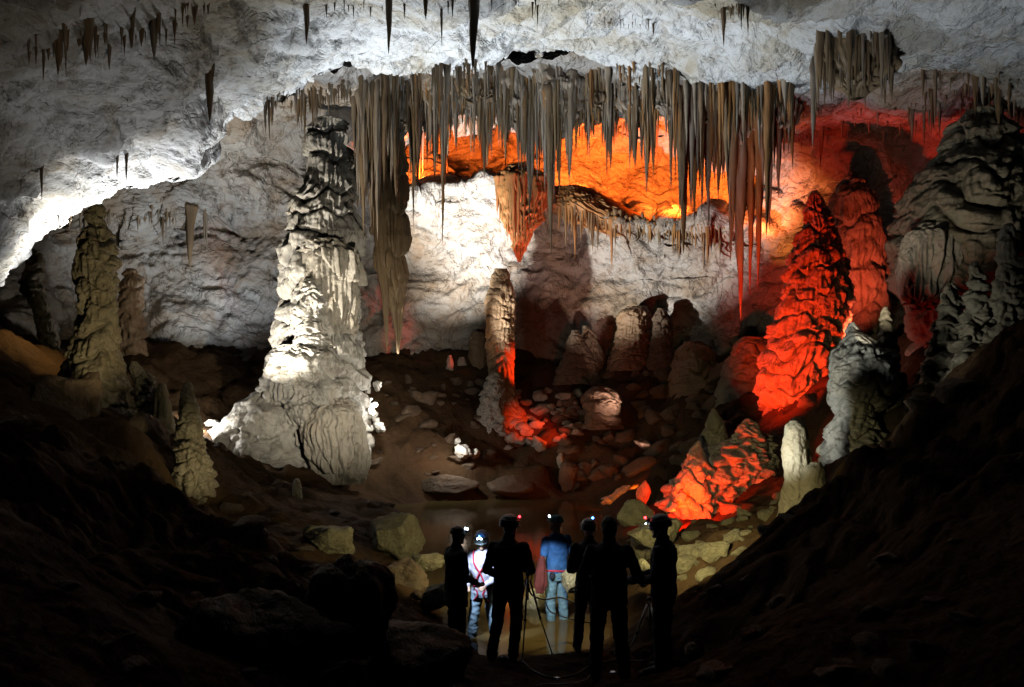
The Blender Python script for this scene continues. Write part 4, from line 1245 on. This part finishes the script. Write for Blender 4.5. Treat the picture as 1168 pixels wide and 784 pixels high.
# ------------------------------------------------------------------ gear
def tripod(px, py_head, d, spread, label, mat, cam_yaw=None, seed=0, hz=None):
    x, y, z = at(px, py_head, d)
    root = bpy.data.objects.new('camera_tripod', None)
    COL.objects.link(root)
    zf = floor_at(x, y)
    root.location = (x, y, zf)
    tag(root, label, 'tripod')
    hgt = z - zf
    for k in range(3):
        a = seed + k * 2.094
        ex, ey = math.cos(a) * spread, math.sin(a) * spread
        ez = floor_at(x + ex, y + ey) - zf
        mid = (ex * .5, ey * .5, hgt * .5 + ez * .5)
        leg = simple('leg', [tube([(0.03 * math.cos(a), .03 * math.sin(a), hgt), mid], .013, 8, 2), tube([mid, (ex, ey, ez)], .009, 8, 2)], MP[mat], root)
        simple('foot', [ell((ex, ey, ez + .01), (.018, .018, .018), 8, 5)], MP['cable'], leg)
        simple('clamp', [ell(mid, (.02, .02, .025), 8, 5)], MP['plastic'], leg)
    simple('centre_column', [tube([(0, 0, hgt - .25), (0, 0, hgt + .06)], .014, 8, 2)], MP[mat], root)
    simple('head', [ell((0, 0, hgt + .07), (.035, .035, .03)), tube([(0, 0, hgt + .07), (-.05, -.16, hgt + .02)], .008, 8, 2)], MP['plastic'], root)
    return root, hgt, zf


def box_part(c, r, bev=.012):
    V, n, k = loft([(c[0], c[1], c[2] - r[2], r[0] - bev, r[1] - bev), (c[0], c[1], c[2] - r[2] + bev, r[0], r[1]), (c[0], c[1], c[2] + r[2] - bev, r[0], r[1]), (c[0], c[1], c[2] + r[2], r[0] - bev, r[1] - bev)])
    return V, n, k


tr, hgt, zf = tripod(602, 662, 8.75, .34, 'thin-legged black tripod carrying a camera in front of the person in black', 'plastic', seed=.3)
cm = bpy.data.objects.new('camera', None)
COL.objects.link(cm)
cm.location = np.array(tr.location) + [0, 0, hgt + .10]
tag(cm, 'small black camera on the tripod in front of the person in black', 'camera')
simple('camera_body', [box_part((0, 0, .05), (.07, .035, .05)), box_part((0, 0, .11), (.025, .025, .02))], MP['plastic'], cm)
ln_ = simple('lens', [cap((0, .03, .05), (0, .12, .05), .035, .038)], MP['plastic'], cm)
simple('strap', [tube([(-.07, -.01, .08), (-.11, -.04, -.06), (-.06, -.06, -.16), (.03, -.06, -.1), (.07, -.01, .07)], .006)], MP['cable'], cm)
tripod(741, 690, 8.2, .3, 'folded silver tripod with splayed legs beside the rightmost person', 'metal', seed=.9)
# coat over the arm of the man in blue
pc = at(618, 648, 10.25)
th = np.linspace(0, 2 * np.pi, 40, endpoint=False)
qq = np.linspace(0, 1, 34)
cw = .035 + .055 * np.sin(np.clip(qq * 1.9, 0, 1.57)) * (1 - .75 * smoothstep(.75, 1, qq))
fold = 1 + .28 * np.sin(th[None] * 5 + 2 * qq[:, None]) * (.3 + .7 * qq[:, None])
V = np.stack([cw[:, None] * fold * np.cos(th)[None] - .03 * qq[:, None], .6 * cw[:, None] * fold * np.sin(th)[None], .18 - .56 * qq[:, None] + 0 * th[None]], -1)
Vf = np.concatenate([[V[0].mean(0)], V.reshape(-1, 3), [V[-1].mean(0)]])
cs = bpy.data.objects.new('coat', None)
bm = bmesh.new()
solid(bm, (Vf, 40, 34))
bmesh.ops.recalc_face_normals(bm, faces=bm.faces)
me = bpy.data.meshes.new('coat')
bm.to_mesh(me)
bm.free()
for p in me.polygons:
    p.use_smooth = True
me.materials.append(MP['coat'])
bpy.data.objects.remove(cs)
tag(link('coat', me, pc), 'dark red coat hanging from the arm of the man in blue', 'coat')


def cable(pts, label, r=.012, mat='cable', name='cable', group=None):
    bm = bmesh.new()
    P0 = np.array(pts[0], float)
    solid(bm, tube(np.array(pts) - P0, r, 7, 10))
    bmesh.ops.recalc_face_normals(bm, faces=bm.faces)
    me = bpy.data.meshes.new(name)
    bm.to_mesh(me)
    bm.free()
    for p in me.polygons:
        p.use_smooth = True
    me.materials.append(MP[mat])
    return tag(link(name, me, P0), label, 'cable', group)


def gp(px, d, dz=.015):
    x = (px - CX) * d / F
    return (x, d, floor_at(x, d) + dz)


cable([at(602, 664, 8.72), at(606, 678, 8.8), at(620, 684, 9.0), at(640, 682, 9.2), at(662, 690, 9.2), at(690, 696, 9.0)], 'black cable sagging from the camera towards the broad person', .011)
cable([at(622, 686, 9.3), at(628, 698, 9.3), at(650, 706, 9.3), at(680, 712, 9.2)], 'lower black cable loop above the water', .009)
cable([gp(596, 8.3), gp(610, 7.9), gp(630, 7.6), gp(655, 7.8), gp(672, 8.2), gp(700, 8.3), gp(735, 8.0)], 'black cable lying across the mud between the people', .012)
cable([gp(610, 7.0), gp(622, 7.25), gp(645, 7.2), gp(668, 7.5), gp(676, 8.0)], 'short cable curled on the mud left of the broad person', .009)
cable([gp(725, 7.4), gp(738, 7.7), gp(746, 7.5), gp(740, 7.2), gp(728, 7.15), (gp(720, 7.35))], 'coiled cable on the mud between the two rightmost people', .009)
for k, (px, d, lb) in enumerate([(745, 7.2, 'small glinting foil packet on the mud near the rightmost person'), (699, 7.75, 'crumpled foil glinting beyond the broad person\'s boots'), (636, 7.5, 'tiny foil scrap on the mud by the short cable')]):
    me = boulder_mesh((.05, .04, .025), 700 + k, MP['foil'], 3, cuts=20, rough=.3)
    tag(link('foil_packet', me, gp(px, d, .02)), lb, 'packet')
#PEOPLE-END

# ------------------------------------------------------------------ lights
def spot(name, loc, target, power, color, angle=60, blend=.5, size=.15):
    l = bpy.data.lights.new(name, 'SPOT')
    l.energy = power
    l.color = color
    l.spot_size = math.radians(angle)
    l.spot_blend = blend
    l.shadow_soft_size = size
    o = bpy.data.objects.new(name, l)
    COL.objects.link(o)
    o.location = loc
    o.rotation_euler = (Vector(target) - Vector(loc)).to_track_quat('-Z', 'Y').to_euler()
    return o


WHITE, COOL, WARM = (1, .97, .92), (.82, .91, 1), (1, .91, .75)
RED, ORANGE = (1, .05, .008), (1, .16, .018)
# unseen lamps aimed at roof and walls, plus lights added to brighten single spots
spot('roof_lamp', at(330, 545, 19), at(560, 30, 17), 6500, COOL, 80, 1, .4)
spot('roof_lamp', at(560, 560, 14.5), at(600, 30, 16.5), 3600, COOL, 95, 1, .4)
spot('right_roof_lamp', at(850, 560, 9.5), at(1050, 20, 11.5), 900, COOL, 60, 1, .4)
for q_, p_ in (((20, 235, 12.9), 4200), ((100, 190, 12.9), 3800), ((195, 150, 13.6), 3200)):
    spot('left_lip_lamp', at(190, 520, 14.6), at(*q_), p_, (.92, .96, 1), 30, 1, .25)
spot('left_edge_fill', at(300, 560, 14), at(250, 60, 12.5), 500, (.95, .97, 1), 80, 1, .4)  # extra light added to soften the roof lamp's hard left edge
spot('fan_lamp', at(640, 468, 30.2), at(597, 240, 33.2), 4500, (1, .10, .02), 22, .8)
spot('fan_lamp', at(655, 468, 30.2), at(685, 240, 33.4), 900, (1, .28, .05), 24, .9)
spot('left_roof_fill', at(330, 560, 6.5), at(200, 90, 10.5), 110, (1, .90, .72), 75, 1, .3)  # added dim fill for the upper left roof
spot('wall_lamp', at(424, 472, 26.2), at(514, 258, 35.5), 36000, WHITE, 44, 1)
spot('wall_flood_lamp', at(424, 472, 26.2), at(770, 252, 34), 11000, WHITE, 36, .6)
spot('left_wall_lamp', at(285, 412, 29.6), at(225, 210, 31), 1100, COOL, 120, .9, .4)
spot('ledge_lamp', at(770, 232, 32.0), at(770, 170, 38), 3600, ORANGE, 130, .8, .6)
spot('ledge_lamp', at(650, 206, 34.4), at(650, 165, 38.5), 2200, ORANGE, 140, .6, .3)
spot('ledge_lamp', at(480, 200, 34.6), at(480, 165, 38), 1600, ORANGE, 140, .6, .3)
spot('wall_bounce_fill', at(740, 508, 27), at(630, 310, 35), 4200, (1, .66, .56), 44, 1, .5)  # added pinkish fill standing in for bounce inside the pillar's shadow
spot('ledge_lamp', at(872, 258, 30.0), at(890, 190, 33.5), 420, (1, .2, .05), 140, .8, .3)
spot('cluster_lamp', at(815, 478, 18.4), at(854, 225, 21.4), 1300, (1, .27, .11), 22, .9)
spot('orange_wall_lamp', at(870, 330, 26.5), at(905, 235, 31), 1100, (1, .3, .05), 40, 1)
spot('spill_lamp', at(676, 478, 27.0), at(622, 488, 30), 1300, RED, 34, .8)
spot('pillar_front_lamp', at(515, 545, 26), at(572, 370, 32), 700, (1, .55, .28), 20, .8)
spot('pillar_lamp', at(690, 452, 30.6), at(590, 418, 31.9), 2000, RED, 24, .6)
spot('column_lamp', at(228, 486, 20.5), at(352, 270, 25.5), 4300, (1, .94, .83), 66, .6)
spot('front_column_lamp', at(455, 470, 16), at(372, 400, 25), 1900, WARM, 62, .8)
spot('leaning_lamp', at(806, 486, 18.6), at(918, 370, 22), 2600, (1, .035, .004), 70, .6)
spot('red_bounce_fill', at(978, 396, 20.5), at(950, 285, 26.5), 1500, (1, .10, .04), 50, 1)  # added red light in place of bounce on the right wall
spot('mound_lamp', at(770, 594, 14.4), at(810, 545, 16.6), 560, (1, .022, .002), 120, .7)
spot('mound_foot_lamp', at(776, 584, 15.0), at(796, 560, 16.0), 50, (1, .22, .015), 80, .8)
spot('right_lamp', at(815, 550, 10.6), at(975, 450, 12.6), 330, (.95, 1, .92), 46, .7)
spot('right_column_lamp', at(985, 395, 12.2), at(1050, 235, 15.3), 190, (1, .9, .7), 46, .9)
spot('sand_lamp', at(70, 330, 19.5), at(35, 400, 19.5), 120, (1, .7, .3), 80, 1)
spot('short_stalagmite_lamp', at(300, 560, 13.5), at(225, 520, 16), 160, (1, .86, .5), 40, 1)
spot('left_totem_lamp', at(215, 470, 13.5), at(88, 335, 17.6), 460, (1, .82, .45), 46, .8)
spot('shore_lamp', at(726, 553, 22.8), at(704, 566, 24.3), 120, (1, .18, .015), 130, .6)
spot('rubble_lamp', at(600, 540, 25), at(720, 430, 31), 70, (1, .55, .3), 80, .9, .4)
spot('slope_lamp', at(520, 540, 25.5), at(450, 450, 30), 60, (1, .5, .22), 80, .9, .4)
for q_, p_ in (((440, 474, 25.4), 70), ((522, 508, 26.6), 60), ((228, 484, 24.2), 160)):
    l = bpy.data.lights.new('cobble_lamp', 'POINT')
    l.energy = p_
    l.shadow_soft_size = .08
    l.color = WHITE
    lo_ = bpy.data.objects.new('cobble_lamp', l)
    COL.objects.link(lo_)
    lo_.location = at(*q_)
spot('tripod_fill', at(742, 602, 7.75), at(738, 700, 8.2), 16, COOL, 50, .9, .02)  # added beam, as from the rightmost helmet, to brighten the silver tripod
# the headlamps that light the people, the pool and the banks
spot('headlamp_beam', at(528, 600, 8.85), at(556, 668, 9.6), 120, (.72, .85, 1), 40, .5, .03)
spot('headlamp_beam', at(598, 604, 8.7), at(634, 660, 10.5), 150, (.78, .9, 1), 30, .5, .03)
spot('headlamp_beam', at(640, 596, 10.9), at(500, 640, 14.5), 230, (1, .88, .45), 130, .9, .05)
spot('headlamp_beam', at(640, 600, 9.0), at(630, 720, 10), 70, (1, .86, .42), 80, .9, .05)
spot('headlamp_beam', at(735, 585, 8.2), at(815, 598, 12.5), 420, (1, .88, .42), 70, .9, .05)

cam = bpy.data.cameras.new('camera')
cam.sensor_width = 36
cam.lens = F / 1168 * 36
cam.shift_y = (HZ - 392) / 1168
cam.clip_end = 300
cam.clip_start = .05
co = bpy.data.objects.new('camera', cam)
COL.objects.link(co)
co.rotation_euler = (math.pi / 2, 0, 0)
SC.camera = co
w = bpy.data.worlds.new('World')
SC.world = w
w.use_nodes = True
w.node_tree.nodes['Background'].inputs['Color'].default_value = (.3, .4, .6, 1)
w.node_tree.nodes['Background'].inputs['Strength'].default_value = .0015
SC.view_settings.view_transform = 'Standard'
SC.view_settings.look = 'None'
SC.view_settings.exposure = 0
SC.view_settings.gamma = 1
SC.cycles.use_denoising = True
SC.cycles.max_bounces = 4
SC.cycles.diffuse_bounces = 0
SC.cycles.sample_clamp_indirect = 4
